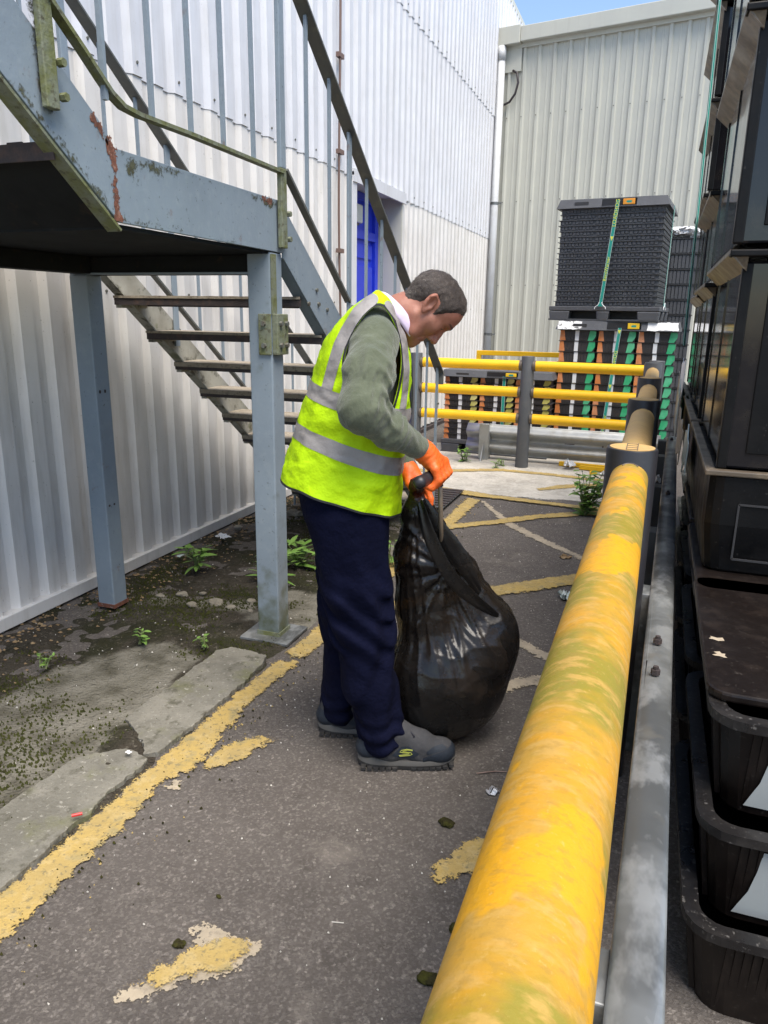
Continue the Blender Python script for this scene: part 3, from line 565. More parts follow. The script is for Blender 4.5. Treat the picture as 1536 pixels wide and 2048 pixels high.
# landing deck, cross beams
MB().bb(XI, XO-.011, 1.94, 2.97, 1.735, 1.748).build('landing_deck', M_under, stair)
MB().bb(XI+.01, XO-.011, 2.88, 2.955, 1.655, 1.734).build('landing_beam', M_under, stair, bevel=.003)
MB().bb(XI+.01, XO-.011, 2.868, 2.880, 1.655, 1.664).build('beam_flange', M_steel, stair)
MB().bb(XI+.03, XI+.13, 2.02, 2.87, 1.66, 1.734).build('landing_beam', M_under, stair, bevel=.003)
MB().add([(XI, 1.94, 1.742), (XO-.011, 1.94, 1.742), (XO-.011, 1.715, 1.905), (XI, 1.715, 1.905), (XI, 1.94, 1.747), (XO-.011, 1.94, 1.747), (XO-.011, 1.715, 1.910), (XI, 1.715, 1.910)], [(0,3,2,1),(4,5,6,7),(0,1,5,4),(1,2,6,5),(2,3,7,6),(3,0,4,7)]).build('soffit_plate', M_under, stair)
M_post = material('stained_post_paint', (.235, .285, .33), .45, layers=(('n', 2.5, .4, .7, (.185, .225, .262), .6), ('n', 24, .52, .72, (.27, .315, .35), .6), ('n', 60, .64, .72, (.06, .06, .05), .7)), bump=(('n', 70, .0008),))
t_ = M_post.node_tree; bs_ = t_.nodes['Principled BSDF']; src = bs_.inputs['Base Color'].links[0].from_socket
ge_ = t_.nodes.new('ShaderNodeNewGeometry'); sx_ = t_.nodes.new('ShaderNodeSeparateXYZ'); t_.links.new(ge_.outputs['Position'], sx_.inputs[0])
nz_ = t_.nodes.new('ShaderNodeTexNoise'); nz_.inputs['Scale'].default_value = 14; nz_.inputs['Detail'].default_value = 4; t_.links.new(ge_.outputs['Position'], nz_.inputs['Vector'])
mr_ = t_.nodes.new('ShaderNodeMapRange'); mr_.inputs[1].default_value = .0; mr_.inputs[2].default_value = .42; mr_.inputs[3].default_value = .85; mr_.inputs[4].default_value = -.25; t_.links.new(sx_.outputs[2], mr_.inputs[0])
ad_ = t_.nodes.new('ShaderNodeMath'); ad_.operation = 'MULTIPLY_ADD'; ad_.inputs[1].default_value = 2.2; ad_.inputs[2].default_value = -1.1; t_.links.new(nz_.outputs['Fac'], ad_.inputs[0])
a2_ = t_.nodes.new('ShaderNodeMath'); a2_.operation = 'ADD'; a2_.use_clamp = True; t_.links.new(ad_.outputs[0], a2_.inputs[0]); t_.links.new(mr_.outputs[0], a2_.inputs[1])
mx_ = t_.nodes.new('ShaderNodeMix'); mx_.data_type = 'RGBA'; mx_.inputs[7].default_value = (.075, .085, .035, 1); t_.links.new(a2_.outputs[0], mx_.inputs[0]); t_.links.new(src, mx_.inputs[6]); t_.links.new(mx_.outputs[2], bs_.inputs['Base Color'])
# posts with base plates
def post(x0, x1, y0, y1, top, base_rust):
    p = MB().bb(x0, x1, y0, y1, .03, top).build('support_post', M_steel if base_rust else M_post, stair, bevel=.006)
    MB().bb(x0-.004, x1+.004, y0-.004, y1+.004, .02, .028+.012*1).build('post_foot', M_rust if base_rust else M_mossy, p)
    return p
pf = post(-1.652, -1.542, 2.858, 2.962, 1.742, False)
MB().bb(-1.72, -1.47, 2.80, 3.02, .005, .02).build('base_plate', M_galv, pf, bevel=.003)
pb = post(-2.585, -2.485, 2.855, 2.955, 1.655, True)
MB().bb(-1.5405, -1.5365, 2.857, 2.90, 1.49, 1.735).build('algae_band', M_mossy, pf)
for z in (.56, 1.12, 1.125): MB().cyl((-2.4855, 2.88, z), (-2.4835, 2.88, z), .006, n=8).cyl((-2.4855, 2.915, z), (-2.4835, 2.915, z), .006, n=8).build('bolt_hole', M_treaddark, pb)
pl = MB().bb(-1.5415, -1.515, 2.86, 2.96, 1.325, 1.495).bb(-1.60, -1.5415, 2.846, 2.8575, 1.325, 1.495).build('fixing_plate', M_mossy, pf, bevel=.003)
for yy in (2.885, 2.935):
    for zz in (1.365, 1.455): MB().cyl((-1.516, yy, zz), (-1.502, yy, zz), .011, n=6).build('bolt', M_bolt, pl)
for zz in (1.365, 1.455): MB().cyl((-1.572, 2.847, zz), (-1.572, 2.834, zz), .011, n=6).build('bolt', M_bolt, pl)
# treads: folded plate with worn top
GO, RI = .238, .175
for k in range(9):
    y0 = 3.15+GO*k; zt = 1.572-RI*k
    if zt < .1: break
    jag = [(XI+.012+(XO-XI-.024)*i/24, .004*noise.noise(Vector((i*.9, k*3.3, 0)))) for i in range(25)]
    m = MB()
    for i in range(24):
        (xa, ja), (xb, jb) = jag[i], jag[i+1]
        tb_ = .012 if k < 2 else .026
        m.add([(xa, y0+ja, zt-tb_), (xb, y0+jb, zt-tb_), (xb, y0+.245, zt-tb_), (xa, y0+.245, zt-tb_), (xa, y0+ja, zt+ja*.6), (xb, y0+jb, zt+jb*.6), (xb, y0+.245, zt), (xa, y0+.245, zt)], [(0,3,2,1),(4,5,6,7),(0,1,5,4),(2,3,7,6)])
    t = m.build('tread', M_tread, stair)
    MB().bb(XI+.013, XO-.013, y0+.006, y0+.014, zt-.045, zt-tb_).bb(XI+.013, XO-.013, y0+.23, y0+.24, zt-.05, zt-tb_).build('tread_fold', M_treaddark, t)
    for xx in (XO, ):
        for dy in (.06, .17): MB().cyl((xx, y0+dy, zt-.03), (xx+.010, y0+dy, zt-.03), .010, n=6).build('bolt', M_bolt, t)
    MB().bb(XI+.011, XI+.045, y0+.02, y0+.225, zt-.060, zt-tb_-.001).build('tread_cleat', M_cream, t)
for k in range(1, 7):
    y1 = 1.955-.232*(k-1); zt = 1.748+.175*k
    t = MB().bb(XI+.012, XO-.012, y1-.25, y1, zt-.012, zt).build('tread', M_under, stair)
    m = MB()
    for i in range(20):
        xa = XI+.012+(XO-XI-.024)*i/20; xb = XI+.012+(XO-XI-.024)*(i+1)/20; j = .006*random.random()
        m.bb(xa, xb, y1-.256, y1-.25, zt-.04, zt+.004+j)
    m.bb(XI+.013, XO-.013, y1-.12, y1-.08, zt-.04, zt-.012); m.build('tread_fold', M_treaddark, t)
# railings
def hz(y): return 2.738-.718*(y-3.12)
def bz(y): return 2.050-.745*(y-2.98)
for xr, side in ((-1.518, 1), (-2.575, -1)):
    HT = hz(2.93)
    hr = MB().beam((xr, 2.93, hz(2.93)), (xr, 5.42, hz(5.42)), .062, .012).build('handrail', M_steeldark, stair, bevel=.002)
    MB().bb(xr-.03, xr+.03, 5.42, 5.432, hz(5.42)-.09, hz(5.42)+.004).build('handrail_end', M_steeldark, hr)
    MB().beam((xr, 1.93, HT), (xr, 2.93, HT), .062, .012).build('handrail', M_steeldark, stair)
    MB().beam((xr, .4, HT+.76*1.53), (xr, 1.93, HT), .062, .012).build('handrail', M_steeldark, stair)
    # bottom rail: bent flat bar following upper flight, landing
    pts = [(xr, .5, 2.058+.757*1.42), (xr, 1.80, 2.165), (xr, 1.86, 2.118), (xr, 1.90, 2.088), (xr, 1.95, 2.066), (xr, 2.02, 2.060), (xr, 2.3, 2.062), (xr, 2.93, 2.055)]
    m = MB()
    for a, b in zip(pts[:-1], pts[1:]): m.beam(a, b, .030, .012)
    m.build('bottom_rail', M_mossy if side == 1 else M_steeldark, stair)
    MB().beam((xr, 2.955, bz(2.955)), (xr, 3.64, bz(3.64)), .032, .012).build('bottom_rail', M_steeldark, stair)
    MB().beam((xr, 3.665, bz(3.665)), (xr, 5.05, bz(5.05)), .032, .012).build('bottom_rail', M_steeldark, stair)
    for y in (1.879, 2.088, 2.293, 2.492, 2.703):
        MB().bb(xr-.007, xr+.007, y-.007, y+.007, 2.066, HT-.006).build('baluster', M_steel, stair)
    for k in range(1, 10):
        y = 2.93+.2395*k
        if k in (3, 7): continue
        top = hz(y)-.006; bot = bz(y)+.006 if y < 5.05 else .03
        MB().bb(xr-.007, xr+.007, y-.007, y+.007, bot, top).build('baluster', M_steel, stair)
    for y in (3.65, 4.61, 5.36):
        p = MB().bb(xr-.006, xr+.006, y-.021, y+.021, zl_bot(y)+.08 if y < 5 else .02, hz(y)-.006).build('rail_post', M_steel, stair, bevel=.002)
        if y < 5:
            for dz in (.1, .2): MB().cyl((xr, y, zl_bot(y)+dz), (xr+side*.016, y, zl_bot(y)+dz), .009, n=6).build('bolt', M_bolt, p)
        else:
            for zz in (.49, .86): MB().cyl((xr+.004, y, zz), (xr+.02, y, zz), .008, n=6).build('bolt', M_bolt, p)
    for y, z0 in ((2.935, 1.762), (1.672, 1.995)):
        p = MB().bb(xr-.012, xr+.008, y-.022, y+.022, 2.07 if y > 2 else z0, HT if y > 2 else 3.1).build('rail_post', M_steel if y > 2 else M_mossy, stair, bevel=.003)
        if y > 2: MB().bb(xr-.013, xr+.009, y-.0235, y+.0235, z0, 2.07).build('algae_band', M_mossy, p, bevel=.003)
        for zz in ((1.80, 1.90) if y > 2 else (2.03, 2.11)): MB().cyl((xr, y+.036, zz), (xr+side*.02, y+.036, zz), .011, n=6).build('bolt', M_mossy, p)
for y in (3.3, 3.42): MB().cyl((XO, y, zl_bot(y)+.12), (XO+.009, y, zl_bot(y)+.12), .009, n=6).build('bolt', M_bolt, stair)
# ridged mat at the foot of the stairs
mat_ = thing('stair_foot_mat', 'dark ridged metal foot plate at the bottom of the staircase', 'foot plate', (-1.75, 5.75, .03))
MB().bb(-2.55, -1.46, 5.45, 6.12, .028, .036).build('plate', M_greypost, mat_)
for k in range(8): MB().bb(-2.55, -1.46+.0, 5.49+k*.078, 5.52+k*.078, .036, .046).build('ridge', M_treaddark, mat_)

# ================================================================ yellow and black safety barrier (L-shaped)
bar = thing('safety_barrier', 'yellow round rails on black posts forming an L-shaped pedestrian barrier', 'barrier', (-.05, 2.36, 0))
PY = [-.65, 2.36, 3.84, 5.28, 7.12]; RZ = (1.025, .765, .50); XB = -.052
for i, y in enumerate(PY):
    xb = XB+.0045*y
    m = MB().lathe([(.076, .0), (.076, 1.112), (.0735, 1.117), (.068, 1.1175)], (xb, y, 0), 40)
    p = m.build('post', M_blackplas if i < 4 else M_greypost, bar, smooth=False); p.data.shade_smooth(); p.data.set_sharp_from_angle(angle=R(35))
    MB().lathe([(.0665, 1.110), (.0665, 1.1195), (.001, 1.120)], (xb, y, 0), 40).build('post_cap', M_yend if i < 4 else M_greypost, p)
for i in range(4):
    ya, yb = PY[i], PY[i+1]
    for j, z in enumerate(RZ):
        a = Vector((XB+.0045*ya, ya+.03, z)); b = Vector((XB+.0045*yb, yb-.02, z)); r = .0555
        n = 40; L = 24; m = MB(); m.tube([a.lerp(b, q/L) for q in range(L+1)], r, n)
        rl = m.build('rail', M_yold if i < 1 else M_yend, bar, smooth=True); rl.data.set_sharp_from_angle(angle=R(40))
        if j == 0:
            for end in (b,):
                sgn = -1
                pts = []
                for t in np.linspace(0, math.pi, 13): pts.append((end.x+.022*math.cos(t), end.y-.072+.016*math.sin(t)))
                pts = [(px, py, z+math.sqrt(r*r-(px-end.x)**2)+.0006) for px, py in pts]
                MB().tube(pts+[pts[0]], .0022, 6).build('embossed_mark', M_capring, rl)
# moulded code tile on the near post cap
mc = MB()
for dx in (-.016, .016): mc.bb(XB+.0106+dx-.0012, XB+.0106+dx+.0012, 2.30, 2.42, 1.1195, 1.1212)
for dy in (-.055, -.02, .015, .05): mc.bb(XB+.0106-.016, XB+.0106+.016, 2.36+dy-.0015, 2.36+dy+.0015, 1.1195, 1.1210)
mc.build('moulded_tile', M_capring, bar)
CX = [-2.355, -1.195, -.02]; CY = 7.5
cyl_y = lambda x: 7.5 if x < -1 else 7.5
for x in CX[:2]:
    p = MB().lathe([(.067, 0), (.064, .2), (.064, 1.115), (.061, 1.12), (.001, 1.121)], (x, CY, 0), 32).build('post', M_greypost, bar); p.data.shade_smooth(); p.data.set_sharp_from_angle(angle=R(35))
for j, z in enumerate((1.027, .765, .503)):
    for (xa, ya), (xb, yb) in (((CX[0], CY), (CX[1], CY)), ((CX[1], CY), (CX[2], 7.18 if False else 7.42))):
        a = Vector((xa+.075, ya, z)); b = Vector((xb-.075, yb, z))
        rl = MB().tube([a, b], .050, 32).build('rail', M_yplas, bar, smooth=True); rl.data.set_sharp_from_angle(angle=R(40))
        for e, s in ((a, 1), (b, -1)):
            MB().cyl(e+Vector((-s*.022, 0, 0)), e+Vector((s*.006, 0, 0)), .053, n=28).build('rail_collar', M_capring, rl)
pc = MB().lathe([(.070, 0), (.070, 1.115), (.066, 1.12), (.001, 1.121)], (CX[2]+.03, 7.42, 0), 32).build('post', M_greypost, bar); pc.data.shade_smooth(); pc.data.set_sharp_from_angle(angle=R(35))

# ================================================================ galvanised guard rails
def wbeam(name, parent, A, B, face, z0, z1, mat, th=.004, wav=.045):
    A = Vector(A); B = Vector(B); d = (B-A).normalized(); nrm = Vector(face)
    H = z1-z0; prof = []
    for i in range(33):
        t = i/32; z = z0+H*t
        w = .5-.5*math.cos(t*4*math.pi); prof.append((w*wav, z))
    prof = [(-.0, z0)]+prof+[(0, z1)]
    vs = []; K = 10
    for k in range(K+1):
        p = A.lerp(B, k/K)
        for o, z in prof: vs.append((p.x+nrm.x*o, p.y+nrm.y*o, z))
    for k in range(K+1):
        p = A.lerp(B, k/K)
        for o, z in prof: vs.append((p.x+nrm.x*(o-th), p.y+nrm.y*(o-th), z))
    m = len(prof); off = (K+1)*m
    fs = [(k*m+i, (k+1)*m+i, (k+1)*m+i+1, k*m+i+1) for k in range(K) for i in range(m-1)]
    fs += [(off+k*m+i, off+k*m+i+1, off+(k+1)*m+i+1, off+(k+1)*m+i) for k in range(K) for i in range(m-1)]
    for i in (0, m-1): fs += [(k*m+i, off+k*m+i, off+(k+1)*m+i, (k+1)*m+i) for k in range(K)]
    for k in (0, K): fs += [(k*m+i, k*m+i+1, off+k*m+i+1, off+k*m+i) for i in range(m-1)]
    return obj(name, vs, fs, mat, parent, smooth=True)
g1 = thing('guard_rail', 'galvanised steel crash barrier running beside the yellow rail and the black crates', 'guard rail', (.08, 3, 0))
x_at = lambda y: .018+.0222*y
for a, b in ((-.6, 1.75), (1.72, 4.05), (4.02, 6.1)):
    wbeam('beam', g1, (x_at(a)+.0, a, 0), (x_at(b)+.0, b, 0), (1, 0, 0), .30, .61, M_galv, wav=.05)
    m = MB(); m.v = []; arc = [(.024-.038*math.cos(t), .604+.013*math.sin(t)) for t in np.linspace(0, math.pi, 13)]
    for y in np.linspace(a, b, 9): m.v += [(x_at(y)+o, y, z+.004*math.sin(y*2.2)) for o, z in arc]
    m.f = [(k*13+i, (k+1)*13+i, (k+1)*13+i+1, k*13+i+1) for k in range(8) for i in range(12)]
    m.build('beam_top', M_galv, g1, smooth=True)
for y in (.9, 2.55, 3.35, 4.3, 5.3, 6.0):
    p = MB().bb(x_at(y)-.075, x_at(y)-.006, y-.05, y+.05, 0, .60).build('guard_post', M_greypost if y > 3 else M_galv, g1, bevel=.003)
for y in (1.86, 2.06, 4.0, 5.9):
    MB().cyl((x_at(y)+.02, y, .618), (x_at(y)+.02, y, .632), .012, n=6).cyl((x_at(y)+.02, y, .630), (x_at(y)+.02, y, .640), .007, n=8).build('bolt', M_treaddark, g1)
g2 = thing('guard_rail', 'galvanised crash barrier lying low across the yard behind the yellow rails', 'guard rail', (-1, 7.8, 0))
wbeam('beam', g2, (-1.86, 7.86, 0), (.12, 7.80, 0), (0, -1, 0), .05, .375, M_galv2, wav=.075)
gp = MB().bb(-1.70, -1.60, 7.725, 7.735, .0, .385).bb(-1.605, -1.597, 7.735, 7.85, 0, .385).bb(-1.703, -1.695, 7.735, 7.85, 0, .385).build('guard_post', M_galv2, g2)
MB().xprism([(7.60, 0), (7.725, 0), (7.725, .2)], -1.655, -1.647).build('post_gusset', M_galv2, gp)
MB().bb(-.80, -.70, 7.70, 7.712, .235, .243).build('slot', M_treaddark, g2); MB().cyl((-.42, 7.716, .235), (-.42, 7.70, .235), .009, n=8).build('bolt', M_treaddark, g2)

# yellow tubular frame behind the low crate stack
yf = thing('yellow_tube_stand', 'yellow square tube stand standing behind the low stack of striped trays', 'stand', (-1.7, 9.8, 0))
MB().bb(-2.24, -.9, 9.77, 9.83, 1.0, 1.06).build('top_tube', M_yplas, yf, bevel=.004)
MB().bb(-2.24, -2.18, 9.77, 9.83, 0, 1.0).build('leg', M_yplas, yf); MB().bb(-.96, -.9, 9.77, 9.83, 0, 1.0).build('leg', M_yplas, yf)

# ================================================================ pallet stacks of trays behind the cross barrier
def mesh_of(name, mb, mat):
    me = bpy.data.meshes.new(name); me.from_pydata(mb.v, [], mb.f); me.materials.append(mat); me.update(); return me
ORD = ['top', 'second', 'third', 'fourth', 'fifth', 'sixth', 'seventh', 'eighth', 'ninth', 'tenth', 'eleventh', 'twelfth', 'thirteenth', 'fourteenth', 'fifteenth', 'sixteenth', 'seventeenth', 'eighteenth', 'nineteenth']
def tray_meshes(w, d, h, nm):
    m = MB(); fy = -d/2                               # front face looks towards -y; tapering walls, thin rim on top
    tp = .018
    def q(x0, x1, y0, y1, z0, z1, ins): return m.add([(x0+ins, y0+ins, z0), (x1-ins, y0+ins, z0), (x1-ins, y1-ins, z0), (x0+ins, y1-ins, z0), (x0, y0, z1), (x1, y0, z1), (x1, y1, z1), (x0, y1, z1)], [(0,3,2,1),(4,5,6,7),(0,1,5,4),(1,2,6,5),(2,3,7,6),(3,0,4,7)])
    q(-w/2+.010, w/2-.010, fy+.012, d/2-.016, 0, h-.003, .004)
    n = 11
    for i in range(n):
        x = -w/2+.03+(w-.06)*(i+.5)/n; m.bb(x-.0125, x+.0125, fy+.006, fy+.014, .003, h-.009)
    body = mesh_of(nm+'_body', m, M_traydk)
    r = MB().bb(-w/2-.002, w/2+.002, fy-.006, fy+.02, h-.006, h-.001).bb(-w/2-.004, w/2+.004, d/2-.02, d/2+.006, h-.008, h-.001).bb(-w/2-.004, -w/2+.02, fy, d/2, h-.0075, h-.0015).bb(w/2-.02, w/2+.004, fy, d/2, h-.0075, h-.0015)
    return body, mesh_of(nm+'_rim', r, M_trayrim)
def tab_mesh(nm, poly, y, mat, th=.012):              # xz outline extruded towards the viewer
    m = MB(); n = len(poly); m.add([(x, y, z) for x, z in poly]+[(x, y-th, z) for x, z in poly], [tuple(range(n)), tuple(range(2*n-1, n-1, -1))]+[(i, n+i, n+(i+1) % n, (i+1) % n) for i in range(n)])
    return mesh_of(nm, m, mat)
def tray_stack(x0, y0, z0, cols, w, d, h, count, tabmat, rotz, which, grp, strip=.040):
    body, rim = tray_meshes(w, d, h, 'striped_tray'); fy = -d/2+.012
    o_m = tab_mesh('orange_tab', [(-w/2+.006, .001), (-w/2+.066, .001), (-w/2+.050, h-.007), (-w/2+.010, h-.007)], fy-.007, M_orange, .004)
    w_m = tab_mesh('white_strip', [(-strip/2-.008, .001), (strip/2-.008, .001), (strip/2-.008, h-.007), (-strip/2-.008, h-.007)], fy-.007, M_wtab, .004)
    g_m = tab_mesh('corner_tab', [(w/2-.088, .001), (w/2-.036, .001), (w/2-.022, h*.22), (w/2-.006, h*.45), (w/2-.006, h*.8), (w/2-.012, h-.007), (w/2-.070, h-.007)], fy-.007, tabmat, .004)
    cw = Vector((math.cos(rotz), math.sin(rotz), 0))
    names = ['left', 'middle', 'right'] if cols == 3 else (['left', 'right'] if cols == 2 else ['only'])
    for c in range(cols):
        for k in range(count):
            p = Vector((x0, y0, z0+k*h))+cw*((c-(cols-1)/2)*(w+.012)); p += Vector((random.uniform(-.004, .004), random.uniform(-.006, .006), 0))
            lab = f'{tabmat["word"]} and orange marked tray, {ORD[count-1-k]} in the {names[c]} column of {which}'
            if k == count-1: lab = f'{tabmat["word"]} and orange marked tray on top of the {names[c]} column of {which}'
            t = thing('striped_tray', lab, 'tray', p, rotz+random.uniform(-.008, .008), grp)
            inst('tray_body', body, t); inst('tray_rim', rim, t); inst('orange_tab', o_m, t); inst('white_strip', w_m, t); inst('corner_tab', g_m, t)
M_green['word'] = 'green'; M_ytab['word'] = 'yellow'
def pallet(loc, rotz, w, d, h, label):
    t = thing('plastic_pallet', label, 'pallet', loc, rotz)
    MB().bb(-w/2, w/2, -d/2, d/2, h-.045, h).build('deck', M_tray, t, local=True, bevel=.006)
    for i, x in enumerate((-w/2+.11, 0, w/2-.11)):
        for y in (-d/2+.08, 0, d/2-.08):
            ww = .11 if i != 1 else .07
            MB().add([(x-ww+.015, y-.08, 0), (x+ww-.015, y-.08, 0), (x+ww-.015, y+.08, 0), (x-ww+.015, y+.08, 0), (x-ww, y-.08, h-.046), (x+ww, y-.08, h-.046), (x+ww, y+.08, h-.046), (x-ww, y+.08, h-.046)], [(0,3,2,1),(4,5,6,7),(0,1,5,4),(1,2,6,5),(2,3,7,6),(3,0,4,7)]).build('foot', M_tray, t, local=True, bevel=.012)
    MB().bb(-w/2+.05, w/2-.05, -d/2+.20, d/2-.2, .004, h-.047).build('core', M_traydk, t, local=True); MB().bb(-w/2, w/2, -d/2+.002, -d/2+.10, 0, .018).build('skid', M_tray, t, local=True)  # core is a dark block added so the gaps between feet look dark
    return t
def lid(loc, rotz, w, d, h, label, tagmat, peel=False, scut=True):
    t = thing('pallet_cover', label, 'cover', loc, rotz); i = .03; hw, hd = w/2, d/2
    m = MB()
    # bevelled skirt, front split round the strap recess
    def skirt(x0, x1, a0, a1): m.add([(x0, -hd, 0), (x1, -hd, 0), (a1, -hd+i, h), (a0, -hd+i, h), (x0, -hd+.05, 0), (x1, -hd+.05, 0), (a1, -hd+.06, h), (a0, -hd+.06, h)], [(0,1,2,3),(5,4,7,6),(1,5,6,2),(4,0,3,7),(3,2,6,7),(4,5,1,0)])
    rx0, rx1 = (-.10, .24)
    skirt(-hw, rx0, -hw+i, rx0); skirt(rx1, hw, rx1, hw-i)
    m.bb(rx0+.001, rx1-.001, -hd+.06, -hd+.075, 0, h-.001); m.bb(rx0+.001, rx1-.001, -hd+.004, -hd+.06, -.001, .012); m.bb(rx0+.001, rx1-.001, -hd+.030, -hd+.06, h-.012, h-.002)
    m.add([(-hw, -hd+.0505, 0), (hw, -hd+.0505, 0), (hw, hd, 0), (-hw, hd, 0), (-hw+i, -hd+.0605, h), (hw-i, -hd+.0605, h), (hw-i, hd-i, h), (-hw+i, hd-i, h)], [(0,3,2,1),(4,5,6,7),(1,2,6,5),(2,3,7,6),(3,0,4,7)])
    m.build('lid_shell', M_tray, t, local=True)
    rs = MB().bb(rx0, .10, -hd+.03, -hd+.056, .014, h-.014).build('strap_winder', M_blackplas, t, local=True)
    MB().bb(.105, .22, -hd+.015, -hd+.04, .018, h-.016).build('tag', tagmat, t, local=True, bevel=.004)
    MB().add([(.135, -hd+.0148, h/2), (.15, -hd+.0148, h/2-.011), (.19, -hd+.0148, h/2-.011), (.19, -hd+.0148, h/2+.011), (.15, -hd+.0148, h/2+.011)], [(0, 1, 2, 3, 4)]).build('tag_arrow', M_strap, t, local=True)
    MB().bb(-hw+.18, -hw+.32, -hd-.0+.008, -hd+.02, .02, h-.03).build('name_panel', M_trayrim, t, local=True)
    if peel:
        for x0, x1, sd in ((-hw+.02, -hw+.27, 1), (hw-.33, hw-.03, 2)):
            pl = ragged([(x0, .006), (x1, .006), (x1, h-.006), (x0+.01, h-.006)], .015, .007, 20, sd)
            n = len(pl); MB().add([(x, -hd+i*z/h-.003, z) for x, z in pl], [tuple(range(n))]).build('peeling_label', M_peel if sd == 1 else M_paper, t, local=True)
    return t
def textmesh(txt, size, mat, name, parent, loc, rot):
    cu = bpy.data.curves.new(name, 'FONT'); cu.body = txt; cu.size = size; cu.align_x = 'LEFT'; cu.align_y = 'CENTER'; cu.extrude = .0004; cu.resolution_u = 2
    o = bpy.data.objects.new(name, cu); COL.objects.link(o); dg = bpy.context.evaluated_depsgraph_get(); dg.update()
    me = bpy.data.meshes.new_from_object(o.evaluated_get(dg)); bpy.data.objects.remove(o); bpy.data.curves.remove(cu); me.name = name
    me.materials.clear(); me.materials.append(mat); return inst(name, me, parent, loc, rot)
def strap(label, x, y, z0, z1, lean, words, rotz, hook=True, wd=.036):
    t = thing('lid_strap', label, 'strap', (x, y, 0), rotz)
    L = z1-z0; n = 20
    t_at = lambda z: lean*(z-z0)/L
    m = MB(); m.add([(t_at(z0)-wd/2, 0, z0), (t_at(z0)+wd/2, 0, z0), (lean+wd/2, 0, z1), (lean-wd/2, 0, z1), (t_at(z0)-wd/2, .003, z0), (t_at(z0)+wd/2, .003, z0), (lean+wd/2, .003, z1), (lean-wd/2, .003, z1)], [(0,1,2,3),(5,4,7,6),(1,5,6,2),(4,0,3,7),(3,2,6,7),(4,5,1,0)])
    m.build('webbing', M_strap, t, local=True)
    for s in (-1, 1): MB().beam((s*(wd/2-.002), -.001, z0), (lean+s*(wd/2-.002), -.001, z1), .003, .0016).build('edge_stripe', M_film, t, local=True)
    ang = math.atan2(L, lean)
    for txt, z, sz in words:
        if txt == 'V': MB().add([(t_at(z)-.016, -.0016, z+.02), (t_at(z), -.0016, z-.022), (t_at(z)+.016, -.0016, z+.02)], [(0, 1, 2)]).build('printed_arrow', M_strapy, t, local=True)
        else: textmesh(txt, sz, M_strapy, 'printed_word', t, (t_at(z), -.0016, z), (R(90), -ang, 0))
    if hook:
        MB().tube([(-.055, -.01, z0-.035), (-.055, -.01, z0-.02), (-.02, -.01, z0+.01), (-.012, -.01, z0+.035)], .004, 6).tube([(.055, -.01, z0-.035), (.055, -.01, z0-.02), (.02, -.01, z0+.01), (.012, -.01, z0+.035)], .004, 6).build('wire_hook', M_wtab, t, local=True)
        MB().bb(-.024, .024, -.012, -.002, z0-.01, z0+.02).build('buckle', M_strap, t, local=True, bevel=.003)
# low stack (yellow tabs)
rz = R(-1.5)
pallet((-1.60, 8.52, 0), rz, 1.20, 1.0, .15, 'black plastic pallet on the ground under the low yellow marked trays')
tray_stack(-1.60, 8.36, .15, 3, .385, .60, .0635, 11, M_ytab, rz, 'the low stack', 'yellow marked trays of the low stack')
lid((-1.60, 8.52, .852), rz, 1.24, 1.04, .07, 'charcoal lid strapped over the low stack of yellow marked trays', M_ytag)
strap('green strap holding the lid of the low stack', -1.52, 8.02, .2, .87, 0.0, (), rz, False)
# tall stack (green tabs)
rz = R(-2.0)
pallet((-.40, 8.72, 0), rz, 1.20, 1.0, .15, 'black plastic pallet on the ground under the green marked trays')
tray_stack(-.40, 8.55, .15, 3, .385, .60, .111, 11, M_green, rz, 'the tall stack', 'green marked trays of the tall stack')
lid((-.40, 8.72, 1.373), rz, 1.25, 1.04, .092, 'charcoal lid with peeling white labels over the green marked trays', M_ytag, True)
strap('green printed strap crossing the white strip of the green marked trays', -.475, 8.185, .20, 1.40, .09, (('V', 1.36, 0), ('LOADHOG', .92, .05), ('V', .80, 0), ('BernWarner', .28, .042)), rz, False)
# grey flat trays on their own pallet on top
rz = R(-5.5)
pallet((-.53, 8.72, 1.467), rz, 1.12, .98, .145, 'charcoal pallet standing on the lid of the green marked trays')
wt, dt, ht = 1.03, .92, .0535
m = MB().bb(-wt/2+.012, wt/2-.012, -dt/2+.012, dt/2-.012, .0, ht-.006)
for x0, x1, nn in ((-wt/2+.03, -.16, 9), (-.14, .02, 4), (.06, wt/2-.03, 10)):
    for i in range(nn):
        xa = x0+(x1-x0)*i/nn; m.bb(xa, xa+(x1-x0)/nn*.72, -dt/2+.003, -dt/2+.02, .010+.004*((i*7) % 3), ht-.012)
for i in range(10):
    ya = -dt/2+.03+(dt-.06)*i/10; m.bb(wt/2-.02, wt/2-.003, ya, ya+.06, .01, ht-.012)
fb = mesh_of('tray_body', m, M_tray)
fr = mesh_of('tray_rim', MB().bb(-wt/2-.006, wt/2+.004, -dt/2-.006, dt/2, ht-.007, ht-.001), M_tray)
NF = 18
for k in range(NF):
    t = thing('flat_tray', f'{ORD[NF-1-k]} flat charcoal tray from the top in the grey stack' if k < NF-1 else 'uppermost flat charcoal tray under the orange tagged lid', 'tray', (-.53+random.uniform(-.006, .006), 8.72+random.uniform(-.006, .006), 1.612+k*ht), rz+random.uniform(-.006, .006), 'flat charcoal trays of the grey stack')
    inst('tray_body', fb, t); inst('tray_rim', fr, t)
lid((-.53, 8.72, 1.612+NF*ht), rz, 1.10, 1.0, .088, 'charcoal lid with an orange tag on the flat tray stack', M_orange2)
strap('green strap with yellow lettering down the flat charcoal trays', -.60, 8.185, 1.62, 2.63, .085, (('LOADHOG', 2.38, .052), ('V', 2.27, 0), ('BernWarner', 1.86, .046)), rz)
